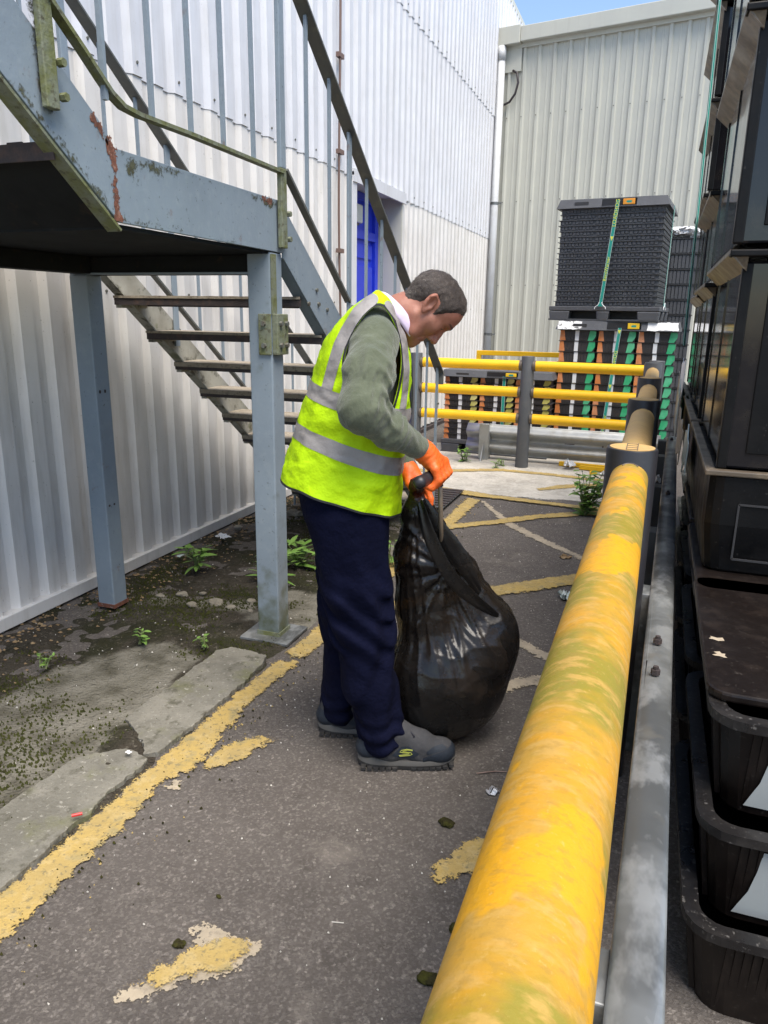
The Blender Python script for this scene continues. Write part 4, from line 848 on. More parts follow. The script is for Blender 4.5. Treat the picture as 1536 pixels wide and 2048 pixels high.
strap('thin green strap down the right flank of the flat charcoal trays', .015, 8.45, 1.62, 2.60, .03, (), R(80), True, .02)
# plain crates farther back
m = MB().bb(-.19, .19, -.29, .29, 0, .155)
for i in range(9): m.bb(-.18+i*.041, -.15+i*.041, -.302, -.29, .006, .145)
pb_ = mesh_of('crate_body', m, M_tray); pr_ = mesh_of('crate_rim', MB().bb(-.20, .20, -.31, .30, .156, .168), M_trayrim)
for k in range(14):
    t = thing('plain_crate', f'{ORD[13-k]} plain black crate from the top in the far narrow stack' if k < 13 else 'topmost plain black crate in the far narrow stack', 'crate', (.14, 9.9, .02+k*.17), 0, 'plain crates of the far stack'); inst('crate_body', pb_, t); inst('crate_rim', pr_, t)
tl = thing('torn_wrap', 'crumpled white wrap over the far narrow crate stack', 'wrap', (.14, 9.9, 2.4))
v, f = nets(lambda P: ell(P, (0, 0, 0), (.23, .33, .07)), (-.25, -.35, -.09), (.25, .35, .09), .02); v = v*(1+.22*fbm(v, 16)[:, None]); obj('wrap_sheet', v+np.array([.14, 9.9, 2.47]), f, M_peel, tl)
cw_ = thing('wire_coil', 'loop of thin wire hanging on the grey wall beside the flat trays', 'wire', (-1.22, 12.3, 2.0))
mm = MB()
for j in range(4): mm.tube([(-1.30+.02*j+(.24-.03*j)*math.cos(a), 12.35-.02*j, 2.02+(.26-.03*j)*math.sin(a)) for a in np.linspace(0, 6.283, 28)], .006, 5, False)
mm.build('wire_loop', M_bolt, cw_)

# ================================================================ black pallet boxes and nesting crates down the right side
M_rim2 = material('worn_black_rim', (.012, .011, .011), .34, layers=(('n', 12, .45, .65, (.030, .027, .025), .7), ('n', 70, .6, .7, (.16, .15, .14), .6)), rvar=.12, bump=(('n', 60, .001),))
def round_rect(hw, hd, c, n=3):
    pts = []
    for cx, cy, a0 in ((hw-c, hd-c, 0), (-hw+c, hd-c, 90), (-hw+c, -hd+c, 180), (hw-c, -hd+c, 270)):
        for i in range(n+1): a = R(a0+90*i/n); pts.append((cx+c*math.cos(a), cy+c*math.sin(a)))
    return pts
def nest_meshes(w, d, h):
    o = round_rect(w/2-.02, d/2-.02, .07, 4); b = round_rect(w/2-.05, d/2-.05, .06, 4); n = len(o)
    m = MB(); i_ = round_rect(w/2-.028, d/2-.028, .065, 4); ib = round_rect(w/2-.056, d/2-.056, .055, 4)
    m.add([(x, y, 0) for x, y in b]+[(x, y, h-.01) for x, y in o]+[(x, y, h-.01) for x, y in i_]+[(x, y, .012) for x, y in ib],
          [tuple(range(n-1, -1, -1))]+[(i, (i+1) % n, n+(i+1) % n, n+i) for i in range(n)]+[(n+i, n+(i+1) % n, 2*n+(i+1) % n, 2*n+i) for i in range(n)]+[(2*n+i, 2*n+(i+1) % n, 3*n+(i+1) % n, 3*n+i) for i in range(n)]+[tuple(range(3*n, 4*n))])
    for q in range(12):                              # upright ribs on the long sides
        y = -d/2+.09+(q*.020 if q < 6 else .33+(q-6)*.020)
        for s in (-1, 1): m.add([(s*(w/2-.052), y, .01), (s*(w/2-.040), y, .01), (s*(w/2-.040), y+.009, .01), (s*(w/2-.052), y+.009, .01), (s*(w/2-.022), y, h-.012), (s*(w/2-.010), y, h-.012), (s*(w/2-.010), y+.009, h-.012), (s*(w/2-.022), y+.009, h-.012)], [(0,1,2,3),(4,7,6,5),(0,4,5,1),(1,5,6,2),(2,6,7,3),(3,7,4,0)])
    for q in range(6):                               # and on the front beside each corner
        for s in (-1, 1):
            x = s*(w/2-.095-q*.018); m.add([(x-.004, -d/2+.052, .01), (x+.004, -d/2+.052, .01), (x+.004, -d/2+.060, .01), (x-.004, -d/2+.060, .01), (x-.004, -d/2+.014, h-.012), (x+.004, -d/2+.014, h-.012), (x+.004, -d/2+.03, h-.012), (x-.004, -d/2+.03, h-.012)], [(0,3,2,1),(4,5,6,7),(0,1,5,4),(1,2,6,5),(2,3,7,6),(3,0,4,7)])
    body = mesh_of('crate_body', m, M_cratebrown)
    r = MB(); R0 = round_rect(w/2, d/2, .075, 4); R1 = round_rect(w/2-.035, d/2-.035, .05, 4); n = len(R0)
    r.add([(x, y, h-.022) for x, y in R0]+[(x, y, h) for x, y in R0]+[(x, y, h) for x, y in R1]+[(x, y, h-.022) for x, y in R1], [(i, (i+1) % n, n+(i+1) % n, n+i) for i in range(n)]+[(n+i, n+(i+1) % n, 2*n+(i+1) % n, 2*n+i) for i in range(n)]+[(2*n+i, 2*n+(i+1) % n, 3*n+(i+1) % n, 3*n+i) for i in range(n)]+[(3*n+i, 3*n+(i+1) % n, (i+1) % n, i) for i in range(n)])
    rim = mesh_of('crate_rim', r, M_rim2); return body, rim
nb, nr = nest_meshes(.60, .80, .245)
pos_word = ['nearest the camera', 'second from the camera', 'third from the camera', 'fourth from the camera', 'farthest from the camera']
panel_me = None
for ci, (x, y) in enumerate([(.475, 1.90), (.482, 2.75), (.50, 3.60), (.52, 4.45), (.545, 5.30)]):
    for k, z in enumerate((-.005, .20, .425)):
        dx = .006*k+random.uniform(-.006, .006); dy = (.07*k-.06) if ci == 0 else random.uniform(-.02, .02)
        t = thing('nesting_crate', f'{("bottom", "middle", "top")[k]} black rimmed crate of the floor pile {pos_word[ci]}', 'crate', (x+dx, y+dy, max(0, z)), random.uniform(-.01, .01), 'black rimmed crates piled beside the guard rail')
        inst('crate_body', nb, t); inst('crate_rim', nr, t)
        if ci == 0 and k > 0:                        # pale liner showing behind the cut-away front
            pl = [(-.205, .022), (-.195, .05), (-.180, .09), (-.170, .15), (-.165, .205), (.25, .205), (.25, .022)]
            n = len(pl); MB().add([(px, -.40+.0155+.030*(1-pz/.235), pz) for px, pz in pl], [tuple(range(n))]).build('front_liner', M_greypanel, t, local=True)
# lid boards on top of each floor pile
for ci, (x, y) in enumerate([(.500, 1.93+.14), (.505, 2.78), (.515, 3.63), (.535, 4.48), (.555, 5.33)]):
    t = thing('crate_lid', f'scuffed brown black lid on the floor pile {pos_word[ci]}', 'lid', (x-.006, y, .672), 0, 'lids on the black floor piles')
    P0_ = round_rect(.31, .41, .05, 4); m = MB(); m.prism(P0_, 0, .022); m.build('lid_plate', M_cratebrown, t, local=True, bevel=.006)
    if ci == 0:
        for sd, (cx, cy, s) in enumerate(((-.09, -.26, .035), (.10, -.28, .04), (.02, -.18, .022), (.17, -.20, .03), (-.27, -.10, .02), (-.27, -.2, .018))):
            pl = ragged([(cx-s, cy-s*.6), (cx+s*.8, cy-s*.8), (cx+s, cy+s*.5), (cx-s*.5, cy+s*.9)], .008, .012, 30, sd); n = len(pl)
            MB().add([(px, py, .0228) for px, py in pl], [tuple(range(n))]).build('paint_splash', M_beige if sd > 3 else M_paper, t, local=True)
# pallet boxes: skirt base with recessed panel, then ribbed sleeves with projecting lips
def pallet_box(name_pos, x0, y0, lean, zb, levels, w=1.0, d=1.2):
    root = thing('pallet_box_base', f'black plastic pallet base {name_pos}', 'pallet', (x0, y0, zb), 0, 'bases under the tall black boxes')
    h0 = levels[0]-zb
    m = MB(); pl = round_rect(w/2, d/2, .05, 3); n = len(pl); pi = round_rect(w/2-.02, d/2-.02, .05, 3)
    m.add([(x+w/2, y+d/2, 0) for x, y in pi]+[(x+w/2, y+d/2, h0*.5) for x, y in pl]+[(x+w/2, y+d/2, h0) for x, y in pl], [tuple(range(n-1, -1, -1)), tuple(range(2*n, 3*n))]+[(i, (i+1) % n, n+(i+1) % n, n+i) for i in range(n)]+[(n+i, n+(i+1) % n, 2*n+(i+1) % n, 2*n+i) for i in range(n)])
    m.build('base_skirt', M_crate, root, local=True, bevel=.006)
    fr = MB(); a, b, c, e = .10, .34, .05, h0-.09
    for p, q in (((a, c), (b, c)), ((b, c), (b, e)), ((b, e), (a, e)), ((a, e), (a, c))): fr.beam((p[0], -.001, p[1]), (q[0], -.001, q[1]), .006, .006, (0, 1, 0))
    fr.build('panel_outline', M_trayrim, root, local=True)
    MB().bb(-.012, w, -.014, .02, h0, h0+.018).bb(-.012, .02, .02, d, h0, h0+.018).build('base_rim', M_bronze, root, local=True, bevel=.004)
    for li in range(len(levels)-1):
        za, zt = levels[li]+.02, levels[li+1]; lx = lean*(levels[li]-levels[0])
        s = thing('box_sleeve', f'{["lowest", "second", "third", "fourth", "topmost"][li]} glossy black sleeve of the tall box {name_pos}', 'box', (x0-lx, y0, za), 0, 'sleeves of the tall black boxes')
        hh = zt-za
        m = MB().bb(.03, w-.03, .03, d-.03, 0, hh-.03).build('sleeve_wall', M_crategloss, s, local=True, bevel=.008)
        for yy, wy in ((.065, .008), (.088, .008), (.111, .008), (.62, .02), (d-.10, .012), (d-.07, .012)):
            MB().bb(.026, .03, yy, yy+wy, .01, hh-.04).build('side_rib', M_crategloss, s, local=True)
        MB().bb(.02, .05, .015, .05, 0, hh-.035).build('corner_rib', M_crate, s, local=True, bevel=.004)
        MB().bb(.10, w-.1, .024, .03, .05, hh-.09).build('front_panel', M_crate, s, local=True, bevel=.003)
        # projecting lip: sloping underside strip
        m = MB(); m.add([(.03, .0, hh-.06), (.03, d, hh-.06), (-.022, d, hh-.012), (-.022, -.02, hh-.012), (-.022, -.02, hh), (-.022, d, hh), (.03, d, hh), (.03, -.02, hh)], [(0, 3, 2, 1), (3, 4, 5, 2), (4, 7, 6, 5), (0, 7, 4, 3), (1, 2, 5, 6)]); m.build('side_lip', M_bronze, s, local=True)
        MB().bb(-.022, w, -.022, .03, hh-.02, hh).build('front_lip', M_crate, s, local=True, bevel=.004)
pallet_box('nearest the camera', .195, 2.53, .055, .698, [1.02, 1.70, 2.34, 2.98, 3.4])
pallet_box('in the middle of the row', .195, 3.82, .035, .698, [1.02, 1.66, 2.05])
pallet_box('at the far end of the row', .205, 4.80, .045, .698, [1.02, 1.64, 2.18, 2.66, 3.14, 3.6], d=1.3)
strap('pale green strap hanging down the side of the far black boxes', .145, 4.76, 1.35, 3.6, -.06, (), R(60), False, .024)
# torn labels, tape and film hanging off the boxes
def rag(name, label, cat, pts, mat, seed):
    t = thing(name, label, cat, pts[0]); v = []
    for i, p in enumerate(pts):
        wv = .03*noise.noise_vector(Vector(p)*6+Vector((seed,)*3)); v.append((p[0]-abs(wv.x)*.6, p[1]+wv.y, p[2]+wv.z))
    n = len(v); m = MB(); m.add(v+[(p[0]+.004, p[1], p[2]) for p in v], [tuple(range(n)), tuple(range(2*n-1, n-1, -1))]+[(i, n+i, n+(i+1) % n, (i+1) % n) for i in range(n)]); m.build('torn_sheet', mat, t)
def quadrag(y0, y1, z0, z1, x, k=5):
    pts = [(x, y0+(y1-y0)*i/k, z0+random.uniform(-.04, .04)) for i in range(k+1)]+[(x, y1-(y1-y0)*i/k, z1+random.uniform(-.04, .04)) for i in range(k+1)]; return pts
rag('tape_strip', 'pale green tape wrapped round the base of the middle black box', 'tape', quadrag(3.3, 3.75, .86, 1.03, .165), M_film, 1)
rag('torn_label', 'ragged beige cardboard flap on the side of the middle black box', 'cardboard', quadrag(4.0, 4.7, .78, .98, .165), M_beige, 2)
rag('torn_label', 'torn white paper strip hanging above the crash barrier on the far box', 'paper', quadrag(4.9, 5.5, 1.02, 1.22, .172, 7), M_paper, 3)
rag('torn_label', 'dangling green tape end at the far end of the black boxes', 'tape', quadrag(4.75, 4.95, .84, 1.12, .15, 4), M_film, 4)
rag('torn_label', 'shredded beige wrapping at the corner of the far black box', 'cardboard', quadrag(5.2, 6.1, .72, 1.10, .176, 8), M_beige, 5)

# ================================================================ person, in own frame: x = facing, y = away from the camera side, z = up
PR = math.atan2(.341, .940)
per = thing('person', 'stooping person in a yellow hi-vis vest, green jumper and navy trousers holding a rubbish bag', 'person', (-.78, 2.2, 0), PR)
M_skin = material('skin', (.33, .135, .092), .5, layers=(('n', 14, .42, .66, (.36, .165, .112), .7), ('n', 60, .5, .7, (.26, .10, .066), .5)), bump=(('n', 260, .0006), ('n', 60, .001)), sss=.12, spec=.4)
M_lips = material('lip_skin', (.30, .11, .085), .5)
M_hair = material('greying_hair', (.040, .031, .027), .55, layers=(('n', 30, .42, .62, (.075, .058, .048), .7), ('n', 500, .55, .7, (.14, .12, .105), .5)), bump=(('n', 420, .003),), spec=.3)
M_eye = material('eye_shadowed', (.05, .04, .035), .3)
M_knit = material('olive_jumper_knit', (.092, .104, .068), .92, layers=(('n', 9, .4, .66, (.135, .15, .102), .7), ('n', 90, .45, .65, (.085, .098, .062), .5)), bump=(('n', 420, .0012), ('n', 22, .009, (1, 1, .55))), sheen=.25, spec=.15)
M_hivis = material('hi_vis_fabric', (.44, .68, .004), .68, layers=(('n', 5, .4, .66, (.38, .61, .003), .7),), bump=(('n', 9, .012), ('n', 30, .004), ('n', 70, .0012)), spec=.2)
M_refl = material('reflective_tape', (.27, .25, .238), .5, layers=(('n', 12, .4, .66, (.21, .195, .185), .7),), bump=(('n', 14, .006), ('n', 60, .001)))
M_trim = material('black_binding', (.012, .014, .014), .8)
M_trouser = material('navy_trouser_cloth', (.0032, .0040, .0145), .9, layers=(('n', 6, .4, .66, (.0052, .0066, .0225), .7),), bump=(('n', 14, .010), ('n', 45, .003)), spec=.08)
M_collar = material('lilac_shirt_collar', (.62, .52, .66), .75, layers=(('n', 40, .4, .66, (.66, .57, .68), .6),), bump=(('n', 30, .002),), spec=.2)
M_glove = material('orange_nitrile_glove', (.80, .135, .018), .48, layers=(('n', 20, .4, .66, (.72, .105, .014), .6),), bump=(('n', 40, .003), ('n', 90, .0012)), sss=.05)
M_shoe = material('grey_suede_shoe', (.058, .058, .062), .85, layers=(('n', 14, .4, .66, (.040, .041, .046), .7), ('n', 70, .55, .7, (.095, .092, .09), .5)), bump=(('n', 120, .0012),), spec=.2)
M_shoenavy = material('navy_shoe_mesh', (.011, .017, .028), .7, layers=(('n', 20, .5, .7, (.020, .027, .038), .6),), bump=(('v', 300, .0008),))
M_sole = material('grey_midsole', (.105, .10, .094), .7, layers=(('n', 12, .45, .7, (.11, .105, .095), .7),))
M_out = material('black_outsole', (.022, .021, .021), .75, layers=(('n', 40, .5, .7, (.06, .055, .05), .6),))
M_logo = material('lime_logo_stitch', (.35, .38, .06), .6)
M_lace = material('dark_lace', (.018, .017, .026), .8)

# ---- head and neck (head built upright, then pitched forward)
hc = np.array([.129, 0, 1.528]); up_ = np.array([.866, 0, .5]); fr_ = np.array([.5, 0, -.866]); lat = np.array([0, 1.0, 0])
def to_head(P): q = P-hc; return np.stack([q @ lat, q @ fr_, q @ up_], -1)
def from_head(Q): Q = np.asarray(Q); return hc+Q[:, :1]*lat+Q[:, 1:2]*fr_+Q[:, 2:3]*up_
def head_sdf(Q, ears=True):
    x = np.abs(Q[:, 0]); A = np.stack([x, Q[:, 1], Q[:, 2]], -1)
    d = ell(Q, (0, -.008, .018), (.0725, .0845, .0745))
    d = smin(d, ell(Q, (0, .035, .030), (.058, .050, .055)), .03)          # forehead
    d = smin(d, ell(Q, (0, .022, -.045), (.056, .055, .070)), .03)         # mid face
    d = smin(d, ell(A, (.036, .045, -.030), (.024, .024, .022)), .02)      # cheekbone
    d = smin(d, chain(A, [(.052, -.005, -.062), (.046, .030, -.092), (.012, .060, -.106)], [.018, .018, .016], .015), .025)  # jaw
    d = smin(d, ell(Q, (0, .063, -.103), (.020, .017, .017)), .015)        # chin
    d = smin(d, ell(Q, (0, .056, -.080), (.027, .020, .020)), .012)        # mouth mound
    d = smin(d, chain(A, [(0, .078, .012), (.018, .077, .016), (.040, .060, .010)], [.010, .0105, .008], .008), .012)  # brow
    d = smax(d, -ell(A, (.031, .086, -.006), (.018, .0165, .0125)), .010)    # eye socket
    d = smin(d, ell(A, (.031, .063, -.007), (.0135, .0125, .0105)), .004)  # lid
    d = smin(d, chain(Q, [(0, .075, .004), (0, .085, -.022), (0, .0945, -.045)], [.0075, .0090, .0118], .006), .009)  # nose ridge
    d = smin(d, ell(A, (.0125, .081, -.050), (.0090, .012, .0090)), .007)  # nostril wing
    d = smax(d, -cap(A, (.006, .088, -.060), (.006, .080, -.054), .0032, .0032), .003)
    d = smin(d, chain(A, [(0, .0735, -.0755), (.022, .062, -.080)], [.0058, .004], .004), .006)
    d = smin(d, chain(A, [(0, .0725, -.0875), (.020, .062, -.085)], [.0065, .004], .004), .006)
    d = smax(d, -chain(A, [(0, .080, -.0815), (.024, .066, -.0825)], [.0018, .0016], .002), .003)
    d = smax(d, -chain(A, [(.020, .078, -.050), (.034, .060, -.082)], [.002, .002], .002), .006)   # cheek fold
    if ears:
        t = np.array([.079, -.012, -.008]); e = A-t; ca, sa = math.cos(R(20)), math.sin(R(20))
        ex = e[:, 0]*ca+e[:, 1]*sa; ey = -e[:, 0]*sa+e[:, 1]*ca; E = np.stack([ex, ey+e[:, 2]*.25, e[:, 2]], -1)
        ear = ell(E, (0, 0, .002), (.008, .0185, .031))
        ear = smax(ear, -ell(E, (.009, .003, .002), (.0095, .0115, .020)), .003)
        ear = smin(ear, chain(E, [(.006, -.014, .012), (.006, -.006, .026), (.004, .008, .026)], [.0035, .0038, .003], .004), .003)
        ear = smin(ear, ell(E, (.001, .004, -.025), (.006, .008, .009)), .005)
        ear = smin(ear, chain(E, [(.001, .013, -.004), (.003, .010, -.009)], [.005, .004], .003), .004)
        d = smin(d, ear, .006)
    return d
def body_sdf(P):
    d = head_sdf(to_head(P))
    n = chain(P, [(.088, 0, 1.528), (.035, 0, 1.503), (-.018, 0, 1.458)], [.052, .053, .062], .03)
    d = smin(d, n, .018)
    A = np.stack([P[:, 0], np.abs(P[:, 1]), P[:, 2]], -1)
    d = smin(d, chain(A, [(.118, .056, 1.490), (.045, .028, 1.448)], [.010, .011], .02), .02)  # neck tendon
    return smin(d, ell(P, (-.04, 0, 1.36), (.08, .13, .10)), .05)     # continues into the chest under the clothes
v, f = nets(body_sdf, (-.14, -.15, 1.25), (.28, .15, 1.66), .0034)
body = obj('body', v, f, M_skin, per, smooth=True, local=True)
# hair: scalp shell where hair grows, plus short strands
Q = to_head(v); nrm = vnormals(v, f)
y_, z_, x_ = Q[:, 1], Q[:, 2], np.abs(Q[:, 0])
front = np.interp(y_, [-.12, -.055, -.03, -.012, .012, .022, .034, .046, .058, .07, .09], [-.050, -.058, -.030, .026, .012, -.018, .010, .040, .055, .066, .080])
s = z_-front+.006*fbm(v, 90, 2)
s = np.where((np.abs(Q[:, 0]) > .0765) & (z_ < .03) & (y_ > -.04) & (y_ < .02), -1.0, s)
hv, hf, used = clip(v+nrm*.0035, f, s)
hn = vnormals(hv, hf); edge = np.clip((s[used] if max(used) < len(s) else np.array([s[u] if u < len(s) else 0. for u in used]))/.022, 0, 1)
hv = np.array(hv)+hn*((.003*fbm(np.array(hv)*1.0, 70, 2)+.002)*edge-.0034*(1-edge))[:, None]
hair = obj('hair', hv, hf, M_hair, body, smooth=True, local=True)
M_strand = material('grey_hair_strand', (.085, .068, .058), .5, layers=(('n', 300, .45, .6, (.22, .19, .165), .7), ('n', 40, .45, .6, (.045, .034, .028), .7)), spec=.35)
mb = MB(); rng = np.random.default_rng(3); hq = to_head(np.array(hv))
for i in rng.integers(0, len(hv), 15000):
    if edge[i] < .02: continue
    p = np.array(hv[i])-hn[i]*.0015; q = hq[i]
    flow = from_head(np.array([[0, -.9 if q[1] < .05 else .35, -.45 if q[2] < .07 else -.05]]))[0]-hc
    fl = flow-hn[i]*(flow @ hn[i]); fl /= np.linalg.norm(fl)+1e-9
    L = rng.uniform(.005, .011)*(.45+.55*edge[i]); d = fl*.85+hn[i]*rng.uniform(.18, .5)+rng.normal(0, .18, 3); d /= np.linalg.norm(d)
    sd = np.cross(d, hn[i]); sd = sd/(np.linalg.norm(sd)+1e-9)*.00055
    mb.add([p-sd, p+sd, p+d*L], [(0, 1, 2)])
mb.build('hair_strands', M_strand, hair, local=True, kind='stuff')
for sg in (-1, 1):
    mb = MB()
    for t in np.linspace(0, 1, 26):
        for _ in range(3):
            c = np.array([[sg*(.012+.034*t), .0895-.020*t*t+.001, .012+.006*math.sin(t*2.6)+random.uniform(-.003, .003)]]); p = from_head(c)[0]
            dd = from_head(c+np.array([[sg*.006, .002, .003]]))[0]-p; mb.add([p-up_*.0006, p+up_*.0006, p+dd], [(0, 1, 2)])
    mb.build('eyebrow', M_hair, body, local=True)
    ev, ef = nets(lambda P: ell(to_head(P), (sg*.031, .0655, -.009), (.011, .011, .006)), tuple(from_head(np.array([[sg*.031, .0655, -.009]]))[0]-.016), tuple(from_head(np.array([[sg*.031, .0655, -.009]]))[0]+.016), .0025)
    obj('eye', ev, ef, M_eye, body, smooth=True, local=True)

# ---- jumper: torso core and both sleeves
RS = [(-.045, -.150, 1.420), (-.058, -.252, 1.340), (-.075, -.315, 1.248), (.005, -.250, 1.180), (.098, -.150, 1.112)]
LS = [(-.045, .150, 1.420), (-.045, .235, 1.33), (-.055, .265, 1.205), (.005, .190, 1.10), (.062, .108, 1.004)]
def folds(P, pts, amp):                                     # crumpled cloth rings, strongest at the elbow
    el_ = np.array(pts[2]); q = P-el_; r = np.linalg.norm(q, axis=1)
    g = np.exp(-(r/.17)**2)*np.clip(.25+(q @ np.array([.80, .35, .45]))/.07, 0, 1); a = np.array(pts[3])-np.array(pts[1]); a /= np.linalg.norm(a)
    t = q @ a; w = np.sin(t*165+18*q[:, 2]*3+4*np.sin(q[:, 0]*42+q[:, 1]*31))
    w2 = np.sin((P[:, 0]*70-P[:, 2]*110+3*np.sin(P[:, 1]*40)))
    return amp*(g*np.clip(w, -.35, 1)+.30*np.clip(w2, -.3, 1)*np.exp(-(r/.30)**2))
def sleeve(P, pts, amp=.0085):
    d = chain(P, pts, [.070, .066, .060, .048, .034], .03)
    return d-folds(P, pts, amp)
def jumper(P):
    d = ell(P, (-.085, 0, 1.30), (.120, .170, .22), None)
    d = smin(d, ell(P, (-.10, 0, 1.14), (.135, .165, .16)), .05)
    A = np.stack([P[:, 0], np.abs(P[:, 1]), P[:, 2]], -1)
    d = smin(d, chain(A, [(-.03, .03, 1.480), (-.045, .14, 1.425)], [.050, .058], .03), .04)
    d = smin(d, sleeve(P, RS), .035); d = smin(d, sleeve(P, LS), .035)
    d = smax(d, -cap(P, (.07, 0, 1.52), (-.02, 0, 1.475), .064, .060), .006)    # neck opening
    d = np.maximum(d, .95-P[:, 2])
    return d
v, f = nets(jumper, (-.26, -.42, .96), (.16, .36, 1.57), .0060)
# cut cuffs square to the forearm
def cuff(v, f, pts, far):
    a = np.array(pts[4]); b = np.array(pts[3]); n = (b-a)/np.linalg.norm(b-a); q = np.asarray(v)-a
    s = np.where(np.linalg.norm(q, axis=1) < .09, q @ n+.004, 1.0); return clip(v, f, s)[:2]
v, f = cuff(v, f, RS, 0); v, f = cuff(v, f, LS, 0)
obj('jumper', v, f, M_knit, per, smooth=True, local=True)
# ---- shirt collar
ct = [(-.038, 0, 1.566), (-.010, -.048, 1.560), (.030, -.066, 1.527), (.055, -.062, 1.497), (.080, -.050, 1.464)]
cb_ = [(-.047, 0, 1.548), (-.020, -.056, 1.536), (.013, -.078, 1.499), (.037, -.074, 1.468), (.060, -.058, 1.436)]
for sg in (1, -1):
    n = 24; vs = []
    def cr(pts, t):
        k = t*(len(pts)-1); i = min(int(k), len(pts)-2); u = k-i; g = lambda j: np.array(pts[max(0, min(len(pts)-1, j))])
        p0, p1, p2, p3 = g(i-1), g(i), g(i+1), g(i+2); return .5*((2*p1)+(-p0+p2)*u+(2*p0-5*p1+4*p2-p3)*u*u+(-p0+3*p1-3*p2+p3)*u**3)
    for i in range(n+1):
        a, b = cr(ct, i/n), cr(cb_, i/n)
        for j in range(5):
            p = a+(b-a)*j/4; p = p+np.array([0, -.004*math.sin(j/4*math.pi), .002*math.sin(j/4*math.pi)]); vs.append((p[0], p[1]*sg, p[2]))
    o = obj('shirt_collar', vs, [(i*5+j, i*5+j+1, (i+1)*5+j+1, (i+1)*5+j)[::sg] for i in range(n) for j in range(4)], M_collar, per, smooth=True, local=True)
    sm = o.modifiers.new('thick', 'SOLIDIFY'); sm.thickness = .0035; sm.offset = 0
# ---- hi-vis vest: lofted torso, armholes cut away, tapes as offset strips
RB = [(-.338, .992), (-.317, 1.065), (-.297, 1.137), (-.284, 1.184), (-.256, 1.263), (-.240, 1.306), (-.200, 1.413), (-.140, 1.495), (-.092, 1.533), (-.052, 1.553)]
RF = [(.041, .880), (.047, .948), (.051, 1.016), (.055, 1.073), (.061, 1.162), (.066, 1.222), (.068, 1.326), (.058, 1.405), (.048, 1.428), (.040, 1.440)]
RW = [.225, .220, .216, .214, .212, .212, .208, .188, .140, .086]
NT, NA = 126, 150
def sp(arr, t):
    k = min(int(t), len(arr)-2); u = t-k; g = lambda j: np.array(arr[max(0, min(len(arr)-1, j))], float)
    p0, p1, p2, p3 = g(k-1), g(k), g(k+1), g(k+2); return .5*((2*p1)+(-p0+p2)*u+(2*p0-5*p1+4*p2-p3)*u*u+(-p0+3*p1-3*p2+p3)*u**3)
vv = []; tt = []; th = []
for i in range(NT+1):
    t = 9*i/NT; B, F_, w_ = sp(RB, t), sp(RF, t), float(sp(RW, t)); c = (B+F_)/2; h = (F_-B)/2
    for a in range(NA):
        q = 2*math.pi*a/NA; cs_, sn = math.cos(q), math.sin(q); e = 2/2.5
        cc = math.copysign(abs(cs_)**e, cs_); ss = math.copysign(abs(sn)**e, sn)
        fold = (.006*math.sin(5*q+1.3*math.sin(t*.7))+.004*math.sin(11*q+t))*max(0, 1-t/5)
        vv.append((c[0]+h[0]*cc*(1+fold*2), -(w_+fold)*ss, c[1]+h[1]*cc+float(np.interp(t, [0, 2, 6, 7, 8, 9], [.014, 0, 0, .022, .048, .050]))*ss*ss)); tt.append(t); th.append(q)
vv = np.array(vv); tt = np.array(tt); th = np.array(th)
ff = [(i*NA+a, i*NA+(a+1) % NA, (i+1)*NA+(a+1) % NA, (i+1)*NA+a) for i in range(NT) for a in range(NA)]
nr_ = vnormals(vv, ff)
cen = np.array([-.1, 0, 1.2])
if ((vv-cen)*nr_).sum() < 0: ff = [q[::-1] for q in ff]; nr_ = -nr_
# cloth creases: a few ridges across the skirt and soft noise
cr_ = .0075*fbm(vv*np.array([1, .7, 1.6]), 9, 3)+.003*fbm(vv, 24, 2)
for (a0, t0, a1, t1, am) in ((5.2, .2, 4.0, 1.9, .005), (5.6, .9, 4.9, 2.0, .005), (4.3, .3, 3.8, 1.6, .004), (4.9, 1.4, 4.2, .4, .004), (5.7, .2, 5.0, 1.2, .005), (4.4, 3.1, 4.0, 3.9, .004), (5.5, 3.2, 4.7, 3.9, .005), (3.7, 3.2, 3.4, 3.9, .003)):
    dd = seg_dist(np.stack([th, tt*.55], -1), [(a0, t0*.55), (a1, t1*.55)]); cr_ += am*np.exp(-(dd/.07)**2)-am*.7*np.exp(-((dd-.14)/.08)**2)
vv = vv+nr_*cr_[:, None]; nr_ = vnormals(vv, ff)
AH = smooth_poly([(-.033, 1.528), (-.064, 1.508), (-.096, 1.467), (-.119, 1.415), (-.130, 1.37), (-.125, 1.322), (-.112, 1.261), (-.080, 1.205), (-.040, 1.180), (-.004, 1.195), (.013, 1.241), (.028, 1.298), (.036, 1.362), (.032, 1.417), (.017, 1.469), (-.007, 1.512)], 2)
ah = -poly_sd(vv[:, [0, 2]], AH); ah = np.where(np.abs(vv[:, 1]) < .05, .05, ah)
vest_v, vest_f, _ = clip(vv, ff, ah)
vest = obj('vest', vest_v, vest_f, M_hivis, per, smooth=True, local=True)
sm = vest.modifiers.new('thick', 'SOLIDIFY'); sm.thickness = .002; sm.offset = -1
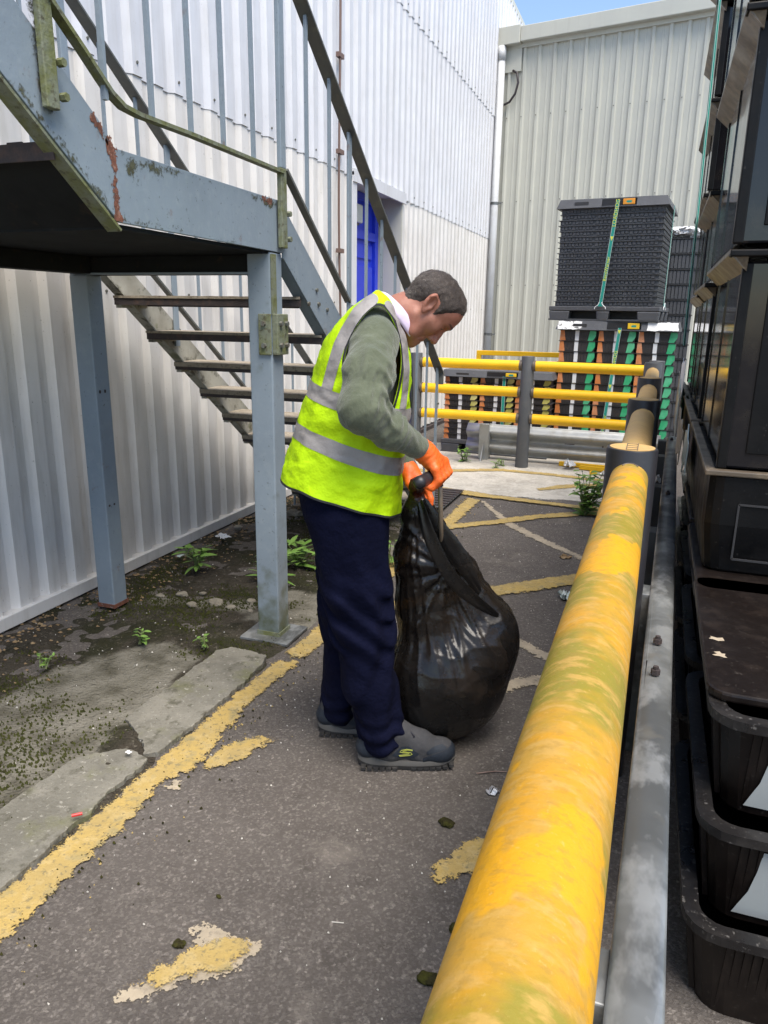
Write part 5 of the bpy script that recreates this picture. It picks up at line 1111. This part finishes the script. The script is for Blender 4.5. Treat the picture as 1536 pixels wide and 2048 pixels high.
def strip(name, fields, mat, off, parent=vest):
    a, b = vv+nr_*off, ff; fl = [np.array(x) for x in fields]
    for i in range(len(fl)):
        n0 = len(a); old = np.asarray(a); s_ = fl[i]
        a2, b2, us = clip(a, b, s_)
        # carry remaining fields to the new vertices by nearest interpolation along cut edges
        if i+1 < len(fl):
            P2 = np.array(a2); nf = []
            for g in fl[i+1:]:
                val = np.empty(len(us))
                for k, u in enumerate(us):
                    if u < n0: val[k] = g[u]
                    else:
                        dd = np.sum((old-P2[k])**2, 1); m = np.argpartition(dd, 2)[:2]; w = 1/(dd[m]**.5+1e-9); val[k] = (g[m]*w).sum()/w.sum()
                nf.append(val)
            fl[i+1:] = nf
        a, b = a2, b2
    return obj(name, a, b, mat, parent, smooth=True, local=True)
strip('reflective_strip', (np.minimum(tt-2.02, 3.0-tt),), M_refl, .0015)
strip('reflective_strip', (np.minimum(tt-4.0, 5.0-tt), ah-.002), M_refl, .0015)
VB = [(-.052, 1.540), (-.090, 1.506), (-.124, 1.452), (-.145, 1.408), (-.162, 1.352), (-.177, 1.296), (-.188, 1.26)]; VF = [(-.008, 1.528), (.024, 1.487), (.043, 1.416), (.050, 1.346), (.046, 1.274), (.034, 1.186)]
for pl in (VB, VF):
    dd = (.0165 if pl is VB else .0095)-seg_dist(vv[:, [0, 2]], pl); dd = np.where((tt < 4.98) | (np.abs(vv[:, 1]) < .045), -1, dd)
    for sg in (-1, 1): strip('reflective_strip', (np.minimum(np.where(vv[:, 1]*sg > 0, dd, -1), np.where(tt > 4.9, 1, -1)), ah-.002), M_refl, .0022)
for sg in (-1, 1): strip('armhole_binding', (np.where(vv[:, 1]*sg > 0, np.minimum(ah+.0005, .0065-ah), -1),), M_trim, .0012)
strip('hem_binding', (.16-tt,), M_trim, .001)
# ---- trousers
def trousers(P):
    d = ell(P, (-.140, 0, .985), (.150, .175, .17))
    nl = chain(P, [(-.125, -.085, .90), (-.092, -.092, .66), (-.072, -.092, .50), (-.045, -.092, .30), (-.006, -.092, .115)], [.135, .106, .096, .084, .078], .03)
    fl = chain(P, [(-.135, .085, .90), (-.125, .095, .66), (-.132, .098, .50), (-.138, .098, .30), (-.160, .100, .11)], [.135, .104, .092, .080, .072], .03)
    def stack(q, c, amp):       # cloth gathering above the shoe
        z = P[:, 2]; g = np.exp(-((z-.13)/.07)**2); return amp*.8*g*np.sin(z*100+3*np.sin(np.arctan2(P[:, 1]-c[1], P[:, 0]-c[0])*2)+P[:, 0]*40)
    nl = nl-stack(P, (0, -.09), .009); fl = fl-stack(P, (-.16, .1), .008)
    kn = np.exp(-((P[:, 2]-.54)/.13)**2)*.0085*np.sin(P[:, 2]*75+P[:, 0]*60+3*np.sin(P[:, 1]*30))
    lg = .0065*np.sin(P[:, 0]*55+P[:, 1]*38+2.2*np.sin(P[:, 2]*9))*np.clip((.95-P[:, 2])*3, 0, 1)
    d2 = smin(nl, fl, .018)-kn-lg
    d = smin(d, d2, .05); return d
v, f = nets(trousers, (-.33, -.24, .0), (.12, .24, 1.10), .0080)
hem = np.where(v[:, 1] < 0, .056-.22*(v[:, 0]+.005)*-1, .050+.10*(v[:, 0]+.16)); v, f, _ = clip(v, f, v[:, 2]-np.clip(hem, .035, .085))
obj('trousers', v, f, M_trouser, per, smooth=True, local=True)
# ---- shoes
def shoe(loc, yaw, near):
    root = bpy.data.objects.new('shoe', None)
    def sh(P):
        d = chain(P, [(-.135, 0, .070), (-.06, 0, .062), (.05, 0, .058), (.120, 0, .052)], [.040, .042, .044, .038], .03)
        d = smin(d, ell(P, (.112, 0, .050), (.052, .046, .042)), .02)
        d = smin(d, chain(P, [(-.12, 0, .12), (-.04, 0, .125), (.045, 0, .092)], [.036, .040, .036], .03), .03)
        return np.maximum(smax(d, .028-P[:, 2], .004), np.abs(P[:, 1])-.048)
    v, f = nets(sh, (-.19, -.06, .015), (.18, .06, .18), .0042)
    up = obj('shoe', v, f, M_shoe, per, smooth=True, local=True); up.location = loc; up.rotation_euler = (0, 0, yaw)
    n = vnormals(v, f); P = v
    # toe bumper, quarter panel, heel patch as overlays
    def over(nm, s, mat, off=.0012):
        for sg in ((-1, 1) if nm in ('side_panel',) else (0,)):
            a, b, _ = clip(v+n*off, f, np.where(v[:, 1]*sg >= 0, s, -1) if sg else s)
            if len(a): obj(nm, a, b, mat, up, smooth=True, local=True)
    over('toe_bumper', np.minimum(.052-P[:, 2]+.030*np.clip((P[:, 0]-.05)/.1, 0, 1), P[:, 0]-.052), M_shoenavy)
    over('toe_cap', poly_sd(P[:, [0, 2]], [(.062, .075), (.085, .086), (.120, .090), (.135, .078), (.10, .070), (.065, .062)]), M_shoenavy, .0016)
    over('side_panel', poly_sd(P[:, [0, 2]], [(-.055, .062), (-.022, .093), (.005, .092), (.040, .066), (.012, .048), (-.035, .054)]), M_shoenavy)
    over('heel_panel', poly_sd(P[:, [0, 2]], [(-.185, .05), (-.17, .11), (-.13, .10), (-.115, .05), (-.14, .04)]), M_shoenavy)
    # soles
    ol = []
    for a in np.linspace(0, 2*math.pi, 60, endpoint=False):
        c, s_ = math.cos(a), math.sin(a); x = .168*math.copysign(abs(c)**.8, c)
        wv = .050 if x > 0 else .043+.007*(1+x/.168); wv *= 1-.16*math.exp(-((x+.03)/.05)**2)
        ol.append((x, wv*math.copysign(abs(s_)**.75, s_)))
    ms = MB(); k = len(ol)
    zb = lambda x: .014+.020*max(0, (abs(x+.005)-.10)/.07)**2*(.5 if x < 0 else 1)
    zt = lambda x: .034+.020*max(0, -x/.168)**1.2+.004*math.sin(x*22)+.008*max(0, (x-.12)/.05)
    ms.add([(x, y, zb(x)) for x, y in ol]+[(x*1.01, y*1.03, (zb(x)+zt(x))/2) for x, y in ol]+[(x*.985, y*.96, zt(x)) for x, y in ol], [tuple(range(k-1, -1, -1)), tuple(range(2*k, 3*k))]+[(i+j*k, (i+1) % k+j*k, k+(i+1) % k+j*k, k+i+j*k) for j in (0, 1) for i in range(k)])
    ms.build('midsole', M_sole, up, local=True, smooth=True).data.set_sharp_from_angle(angle=R(50))
    os_ = MB(); os_.add([(x*.995, y*.985, zb(x)-.010) for x, y in ol]+[(x*1.004, y*1.015, zb(x)+.006) for x, y in ol], [tuple(range(k-1, -1, -1)), tuple(range(k, 2*k))]+[(i, (i+1) % k, k+(i+1) % k, k+i) for i in range(k)])
    for i, x in enumerate(np.linspace(-.150, .150, 15)):
        if -.035 < x < .005: continue
        for s_ in (-1, 1): os_.box((x, s_*.038, zb(x)-.006), (.0165, .024, .010))
    os_.build('outsole', M_out, up, local=True)
    for i in range(5):
        x = -.015+i*.019; z = .130-.011*i
        MB().tube([(x-.004, -.032, z-.022), (x, -.018, z-.004), (x+.004, 0, z+.004), (x+.006, .018, z-.004), (x+.004, .032, z-.022)], .0032, 6).build('lace', M_lace, up, local=True, smooth=True)
    MB().tube([(.0, -.005, .135), (.006, -.022, .140), (.022, -.034, .125), (.012, -.030, .110)], .0028, 6).tube([(.0, -.004, .133), (-.012, -.026, .142), (-.002, -.038, .118)], .0028, 6).build('lace', M_lace, up, local=True, smooth=True)
    if near:      # stitched S emblem on the near side panel, lying on the surface
        S_ = [(.016, .082), (-.004, .083), (-.022, .080), (-.027, .074), (-.016, .0705), (.002, .069), (.006, .0665), (-.004, .0635), (-.030, .062)]
        S2 = [(.016, .079), (-.002, .080), (-.015, .0775), (-.018, .0745), (-.008, .0732), (.010, .0712), (.015, .066), (.006, .0605), (-.028, .0585)]
        near_v = v[v[:, 1] < -.01]
        for path in (S_, S2):
            pts = []
            for x, z in path:
                i = np.argmin((near_v[:, 0]-x)**2+(near_v[:, 2]-z)**2); pts.append((x, near_v[i, 1]-.0024, z))
            MB().tube(pts, .0011, 5).build('emblem', M_logo, up, local=True)
    return up
shoe((.082, -.092, 0), R(2), True); shoe((-.072, .100, 0), R(-3), False)
# ---- gloved hands
def hand_r(P):
    wr = (.100, -.150, 1.112); d = chain(P, [(.092, -.156, 1.118), (.112, -.142, 1.100), (.135, -.130, 1.078)], [.0335, .031, .029], .02)
    ax0, ax1 = np.array([.155, -.085, 1.036]), np.array([.122, -.168, 1.028])
    for i in range(4):
        a = ax0+(ax1-ax0)*i/3; k = .92+.08*math.sin(i+.6)
        K = a+np.array([.020, 0, .027]); J1 = a+np.array([.036*k, -.002, -.006]); J2 = a+np.array([.012, 0, -.034*k]); T = a+np.array([-.016, .002, -.022])
        d = smin(d, cap(P, (.118, -.140, 1.092), K, .024, .0145), .014)
        fg = chain(P, [K, J1, J2, T], [.0140, .0125, .0115, .0100], .006); d = smin(d, fg, .006)
    th = chain(P, [(.108, -.115, 1.085), (.122, -.092, 1.058), (.140, -.078, 1.030)], [.017, .0145, .0115], .01); d = smin(d, th, .010)
    w = .0011*np.sin(P[:, 0]*260-P[:, 2]*330+2*np.sin(P[:, 1]*120))*np.exp(-(np.linalg.norm(P-np.array([.115, -.14, 1.09]), axis=1)/.05)**2)
    return d-w
v, f = nets(hand_r, (.05, -.22, .97), (.22, -.04, 1.17), .0032); v, f, _ = clip(v, f, (v-np.array([.090, -.158, 1.121])) @ np.array([.72, .40, -.55]))
obj('glove', v, f, M_glove, per, smooth=True, local=True)
def hand_l(P):
    d = chain(P, [(.055, .113, 1.012), (.074, .100, .988), (.098, .090, .965)], [.033, .031, .026], .02)
    B = [((.118, .068, .962), (.137, .058, .938), (.146, .050, .908), (.147, .046, .892)), ((.112, .086, .955), (.128, .072, .930), (.124, .058, .908), (.112, .052, .900)), ((.100, .102, .952), (.114, .090, .926), (.106, .072, .904), (.094, .064, .902)), ((.086, .114, .955), (.096, .104, .932), (.090, .086, .912), (.080, .078, .910))]
    for i, q in enumerate(B):
        d = smin(d, cap(P, (.080, .098, .984), q[0], .022, .0135), .012); d = smin(d, chain(P, q, [.0130, .0115, .0105, .0095], .006), .006)
    d = smin(d, chain(P, [(.070, .078, .985), (.075, .056, .960), (.088, .046, .935)], [.016, .0135, .0115], .01), .010)
    return d
v, f = nets(hand_l, (.0, .02, .87), (.18, .16, 1.06), .0032); v, f, _ = clip(v, f, (v-np.array([.050, .116, 1.018])) @ np.array([.55, -.35, -.72]))
obj('glove', v, f, M_glove, per, smooth=True, local=True)
# lanyard cord in front of the vest
MB().tube([(.062, -.01, 1.40), (.070, -.015, 1.34), (.074, -.02, 1.27), (.073, -.02, 1.20), (.066, -.012, 1.255), (.066, -.008, 1.33)], .0028, 5).build('lanyard', M_trim, per, local=True)

# ================================================================ litter picker in the near hand
lp = thing('litter_picker', 'litter picker with black grip and bronze shaft reaching into the rubbish bag', 'litter picker', (-.78, 2.2, 0), PR)
v, f = nets(lambda P: chain(P, [(.096, -.196, 1.020), (.120, -.160, 1.024), (.155, -.085, 1.034), (.166, -.06, 1.030)], [.0205, .0175, .017, .018], .01), (.06, -.23, .98), (.20, -.02, 1.08), .0045)
obj('grip', v, f, M_blackplas, lp, smooth=True, local=True)
MB().cyl((.164, -.070, 1.035), (.196, .055, .60), .0075, n=12).build('shaft', material('bronze_shaft', (.20, .155, .11), .42, metal=.4, layers=(('n', 30, .5, .7, (.12, .095, .07), .6),)), lp, local=True, smooth=True)
MB().tube([(.150, -.085, 1.012), (.168, -.07, .995), (.172, -.066, .98)], .006, 8).build('trigger', M_blackplas, lp, local=True)

# ================================================================ rubbish bag
bag = thing('rubbish_bag', 'full black plastic rubbish bag gripped at the neck and resting on the ground', 'bag', (-.78, 2.2, 0), PR)
top = np.array([.098, .062, .925])
def bag_sdf(P):
    d = ell(P, (.245, .10, .245), (.200, .195, .242)); d = smin(d, ell(P, (.375, .10, .385), (.108, .135, .125)), .09)
    d = smin(d, ell(P, (.140, .09, .22), (.115, .165, .215)), .08)
    d = smin(d, chain(P, [(.150, .09, .50), (.130, .08, .70), (.108, .066, .86), top], [.115, .078, .040, .016], .05), .07)
    d = smin(d, chain(P, [(.34, .09, .44), (.250, .09, .64), (.150, .07, .84)], [.10, .055, .022], .05), .05)
    d = smin(d, chain(P, [top, (.100, .05, .95)], [.017, .027], .02), .02)
    return np.maximum(d, .004-P[:, 2])
v, f = nets(bag_sdf, (-.02, -.14, -.01), (.54, .34, 1.0), .0068)
n = vnormals(v, f)
base_ = np.array([.22, .10, 0.]); ax_ = (base_-top)/np.linalg.norm(base_-top); e1 = np.array([0, 1., 0]); e1 = e1-ax_*(e1 @ ax_); e1 /= np.linalg.norm(e1); e2 = np.cross(ax_, e1)
r = v-top; L = np.linalg.norm(r, axis=1); ph = np.arctan2(r @ e2, r @ e1); az_ = np.arctan2(r[:, 1], r[:, 0]+.35*(-r[:, 2])); pol = np.arctan2(r[:, 0]-.12*(-r[:, 2]), -r[:, 2])
ang = np.stack([np.cos(ph)*2.3, np.sin(ph)*2.3, L*.9], -1)
rd = np.clip(1-np.abs(fbm(ang, 1.5, 1))*2.6, 0, 1)**2; rd2 = np.clip(1-np.abs(fbm(ang*np.array([2.0, 2.0, 1.6])+7, 1.9, 2))*2.6, 0, 1)**2.5; rd3 = np.clip(1-np.abs(fbm(v*np.array([1, 1, 1.])+5, 8, 2))*3.4, 0, 1)**3
am = np.interp(L, [0, .08, .2, .45, .7, 1.0], [.001, .006, .015, .017, .010, .004])
E_ = np.array([.20, -.06, .68]); re_ = v-E_; Le = np.linalg.norm(re_, axis=1); pe = np.arctan2(re_[:, 2], re_[:, 0])
star = np.clip(1-np.abs(np.array([noise.noise(Vector((p*2.6, l*1.3, 3.))) for p, l in zip(pe, Le)]))*3.0, 0, 1)**2*np.exp(-(Le/.42)**2)*np.clip((.12-v[:, 1])/.1, 0, 1)
disp = am*(rd*.75+rd2*.30*np.exp(-(L/.5)**2)-.30)*np.interp(L, [0, .45, .8], [1, .8, .35])+.014*star+.003*rd3+.012*fbm(v, 4, 1)
disp *= np.clip(v[:, 2]/.05, .1, 1)
v = v+n*disp[:, None]; v[:, 2] = np.maximum(v[:, 2], .003)
M_bag = material('black_bag_film', (.0095, .0090, .0088), .26, layers=(('n', 4, .45, .65, (.018, .014, .011), .8),), rvar=.08, bump=(('n', 18, .002),), spec=.5)
tb = M_bag.node_tree; bs2 = tb.nodes['Principled BSDF']; ot = tb.nodes['Material Output']
tr = tb.nodes.new('ShaderNodeBsdfTransparent'); tr.inputs[0].default_value = (.60, .50, .42, 1); mxs = tb.nodes.new('ShaderNodeMixShader'); mxs.inputs[0].default_value = .17
tb.links.new(bs2.outputs[0], mxs.inputs[1]); tb.links.new(tr.outputs[0], mxs.inputs[2]); tb.links.new(mxs.outputs[0], ot.inputs[0])
obj('bag_film', v, f, M_bag, bag, smooth=True, local=True)
# open mouth: fold running from the fist down to the shaft and out along the shoulder of the bag
def ribbon(path, wdt, nrm_, name, mat, seed):
    vs = []; K = len(path)
    for i, p in enumerate(path):
        p = np.array(p); w = wdt[i] if hasattr(wdt, '__len__') else wdt; nn = np.array(nrm_)
        for j in range(5): vs.append(tuple(p+nn*w*(j/4-.5)+.010*np.array(noise.noise_vector(Vector(p*14)+Vector((j*.9, seed, 0))))))
    o = obj(name, vs, [(i*5+j, i*5+j+1, (i+1)*5+j+1, (i+1)*5+j) for i in range(K-1) for j in range(4)], mat, bag, smooth=True, local=True)
    sm = o.modifiers.new('thick', 'SOLIDIFY'); sm.thickness = .002; sb_ = o.modifiers.new('sub', 'SUBSURF'); sb_.levels = 2; sb_.render_levels = 2
ribbon([(.104, -.005, .915), (.125, -.03, .84), (.160, -.045, .76), (.195, -.055, .695), (.245, -.060, .635), (.310, -.055, .580), (.385, -.035, .525)], [.03, .045, .055, .05, .05, .045, .02], (.55, -.25, .80), 'mouth_fold', M_bag, 1)
ribbon([(.118, .02, .915), (.170, .0, .83), (.225, -.005, .745), (.268, -.01, .685), (.320, -.02, .60)], [.03, .06, .075, .06, .02], (.70, -.1, .70), 'mouth_fold', M_bag, 2)
for c, rr, sd in (((.15, .06, .30), (.070, .06, .10), 1), ((.29, .07, .22), (.09, .08, .08), 2), ((.22, .14, .40), (.09, .08, .07), 3), ((.36, .10, .33), (.08, .09, .10), 4)):
    v2, f2 = nets(lambda P: ell(P, c, rr), tuple(np.array(c)-np.array(rr)*1.25), tuple(np.array(c)+np.array(rr)*1.25), .02); v2 = np.array(c)+(v2-np.array(c))*(1+.3*fbm(v2+sd, 13)[:, None])
    obj('crumpled_litter', v2, f2, M_beige if sd % 2 else M_paper, bag, local=True)

# ================================================================ weeds and litter
def leaf_mesh(L, w, bend, mat):
    vs = []; n = 6
    for i in range(n+1):
        t = i/n; ww = w*math.sin(math.pi*min(1, t*.93+.05))**.8; z = bend*t*t*L; vs += [(-ww, t*L, z+.12*ww), (0, t*L, z), (ww, t*L, z+.12*ww)]
    return mesh_of('leaf', type('T', (), {'v': vs, 'f': [(i*3+j, i*3+j+1, (i+1)*3+j+1, (i+1)*3+j) for i in range(n) for j in (0, 1)]})(), mat)
def weed(label, x, y, z, h, stems, nleaf, ll, lw, spread, seed, grass=False):
    rd = random.Random(seed); t = thing('weed', label, 'weed', (x, y, z), 0, 'weeds in the yard')
    lm = [leaf_mesh(ll*k, lw*k, b, M_leaf) for k, b in ((1, -.35), (.8, -.15), (.65, .1))]
    for s in range(stems):
        a = rd.uniform(0, 6.28); r = spread*rd.uniform(.1, 1); tip = Vector((r*math.cos(a), r*math.sin(a), h*rd.uniform(.6, 1)))
        base = Vector((rd.uniform(-.02, .02), rd.uniform(-.02, .02), -.005))
        if not grass: MB().tube([base, base.lerp(tip, .5)+Vector((0, 0, .02)), tip], [.004, .003, .002], 5).build('stem', M_stem, t, local=True)
        for q in range(nleaf):
            k = (q+.6)/nleaf if not grass else .05; p = base.lerp(tip, k)+Vector((0, 0, .04*k*(1-k)))
            inst('leaf', lm[q % 3], t, p, (rd.uniform(.1, .7)*(1-.2*k)+(.5 if grass else 0), rd.uniform(-.3, .3), rd.uniform(0, 6.28)))
weed('tall bushy green weed growing against the yellow rail', -.40, 5.78, .0, .36, 14, 10, .105, .022, .17, 1)
weed('broad leaved green weed beside the trouser legs under the stairs', -1.90, 3.80, .02, .18, 9, 5, .13, .017, .15, 2)
weed('small green sprig near the white wall under the landing', -2.42, 3.50, .04, .15, 7, 5, .10, .016, .10, 3)
weed('low pale sprig between the two stair posts', -2.08, 2.56, .03, .07, 5, 4, .032, .008, .05, 4)
weed('tiny sprig on the kerb slab corner', -1.80, 2.62, .03, .05, 4, 4, .026, .007, .04, 5)
weed('spindly green weed between the legs and the rubbish bag', -1.40, 4.05, .01, .22, 3, 4, .07, .018, .05, 6)
weed('drooping long leaved weed beside the front stair post', -1.93, 3.50, .02, .16, 7, 4, .14, .014, .12, 7)
weed('straggly weed at the foot of the guard rail post', -1.80, 7.55, .0, .18, 8, 5, .07, .014, .12, 8)
weed('thin weed left of the grey barrier post', -1.42, 7.32, .0, .10, 4, 4, .045, .009, .07, 9)
weed('tufty weed at the base of the grey barrier post', -1.38, 7.46, .0, .08, 5, 4, .04, .009, .08, 10)
weed('small weed by the foot plate of the stairs', -1.62, 5.0, .02, .12, 4, 4, .05, .010, .06, 11)
weed('seedling in the moss near the white wall', -2.30, 2.2, .04, .06, 4, 3, .03, .008, .04, 12)
def lump(label, x, y, r, seed):
    v, f = nets(lambda P: ell(P, (0, 0, 0), (r, r*.7, r*.5)), (-r*1.3,)*3, (r*1.3,)*3, r*.16); v = v*(1+.45*fbm(v*1.0+seed, 1.2/r, 3)[:, None])
    o = obj('moss_clump', v, f, M_moss, None, smooth=False); o.location = (x, y, r*.38); tag(o, label, 'moss clump', 'loose moss clumps')
lump('dark moss clump on the asphalt left of the yellow rail', -.458, 1.88, .024, 1); lump('moss clump half hidden beside the yellow rail', -.325, 1.50, .022, 2); lump('moss clump at the bottom edge beside the yellow rail', -.345, 1.335, .026, 3)
lump('small black moss tuft above the cracked yellow patch', -.950, 1.217, .017, 4); lump('tiny dark tuft alone on the asphalt', -.946, 1.385, .008, 5)
def scrap(name, label, cat, x, y, z, s, mat, seed, tall=.4):
    rd = random.Random(seed); n = 9; vs = []
    for j in range(n):
        for i in range(n):
            px, py = (i/(n-1)-.5)*2*s, (j/(n-1)-.5)*1.4*s; q = noise.noise_vector(Vector((px*40, py*40, seed*3)))
            vs.append((px+q.x*s*.4, py+q.y*s*.4, abs(q.z)*s*tall*1.5+.002))
    fs = [(j*n+i, j*n+i+1, (j+1)*n+i+1, (j+1)*n+i) for j in range(n-1) for i in range(n-1) if (i not in (0, n-2) or j not in (0, n-2)) and noise.noise(Vector((i*.8, j*.8, seed))) > -.35]
    o = obj(name, vs, fs, mat, None); o.location = (x, y, z); o.rotation_euler = (0, 0, rd.uniform(0, 6)); tag(o, label, cat); sm = o.modifiers.new('thick', 'SOLIDIFY'); sm.thickness = .0008
scrap('foil_scrap', 'crumpled silver foil scrap on the asphalt beside the yellow rail', 'foil', -.357, 2.085, .0, .022, M_foil, 1, .8)
scrap('paper_scrap', 'white paper scrap on the moss near the white wall', 'paper', -2.60, 4.07, .05, .05, M_paper, 2)
scrap('paper_scrap', 'pale blue paper scrap beside the sprig under the landing', 'paper', -2.62, 3.62, .05, .028, M_film, 3)
scrap('paper_scrap', 'white paper ball on the fallen yellow bars', 'paper', -.72, 7.60, .03, .07, M_paper, 4, 1.2)
scrap('paper_scrap', 'white plastic scrap between the fallen bars and the yellow rail', 'plastic', -.33, 7.40, .01, .07, M_paper, 5, .8)
scrap('paper_scrap', 'white paper wedged behind the black barrier post', 'paper', .05, 4.30, .61, .05, M_paper, 6, 1.2)
scrap('film_scrap', 'clear plastic scrap on the ground beside the yellow rail', 'plastic', -.33, 3.93, .0, .06, M_film, 7, 1.0)
scrap('paper_scrap', 'tiny white paper curl at the bottom edge of the path', 'paper', -.655, 1.09, .0, .010, M_paper, 8, .8)
scrap('paper_scrap', 'white crumb of paper on the corner of the kerb slab', 'paper', -1.56, 1.80, .036, .012, M_paper, 9, .8)
scrap('leaf_scrap', 'curled brown leaf on the asphalt left of the yellow rail', 'leaf', -.42, 4.65, .0, .035, M_leafdry, 10, .7)
rc = thing('red_cap', 'small red plastic tube on the concrete beside the yellow line', 'plastic tube', (-1.487, 1.473, .038)); MB().cyl((-1.50, 1.465, .043), (-1.478, 1.485, .043), .005, n=10).build('tube', M_red, rc, smooth=False)
tw = thing('twig', 'thin brown twig on the asphalt beside the yellow rail', 'twig', (-.40, 2.19, .004)); MB().tube([(-.43, 2.165, .004), (-.40, 2.18, .007), (-.37, 2.20, .005), (-.30, 2.22, .004)], [.0022, .0022, .002, .0015], 6).build('stick', M_cable, tw)
tw = thing('matchstick', 'pale matchstick lying alone on the asphalt', 'matchstick', (-.62, 1.42, .003)); MB().beam((-.632, 1.414, .003), (-.602, 1.422, .003), .002, .002).build('stick', M_chip, tw)
for i, (y, lb) in enumerate(((7.66, 'fallen yellow plastic bar lying on the ground behind the barrier'), (7.55, 'second fallen yellow bar in front of the first'))):
    fb_ = thing('fallen_bar', lb, 'bar', (-.5, y, 0)); MB().beam((-.84+.22*i, y+.06, .03), (-.12, y-.04, .035), .05, .045).build('bar', M_yplas, fb_, bevel=.006)
lf = thing('yellow_fragment', 'small yellow plastic fragment beside the fallen bars', 'fragment', (-.47, 7.38, 0)); MB().box((-.47, 7.38, .025), (.07, .05, .04), Matrix.Rotation(.4, 3, 'Z')).build('shard', M_yplas, lf, bevel=.012)
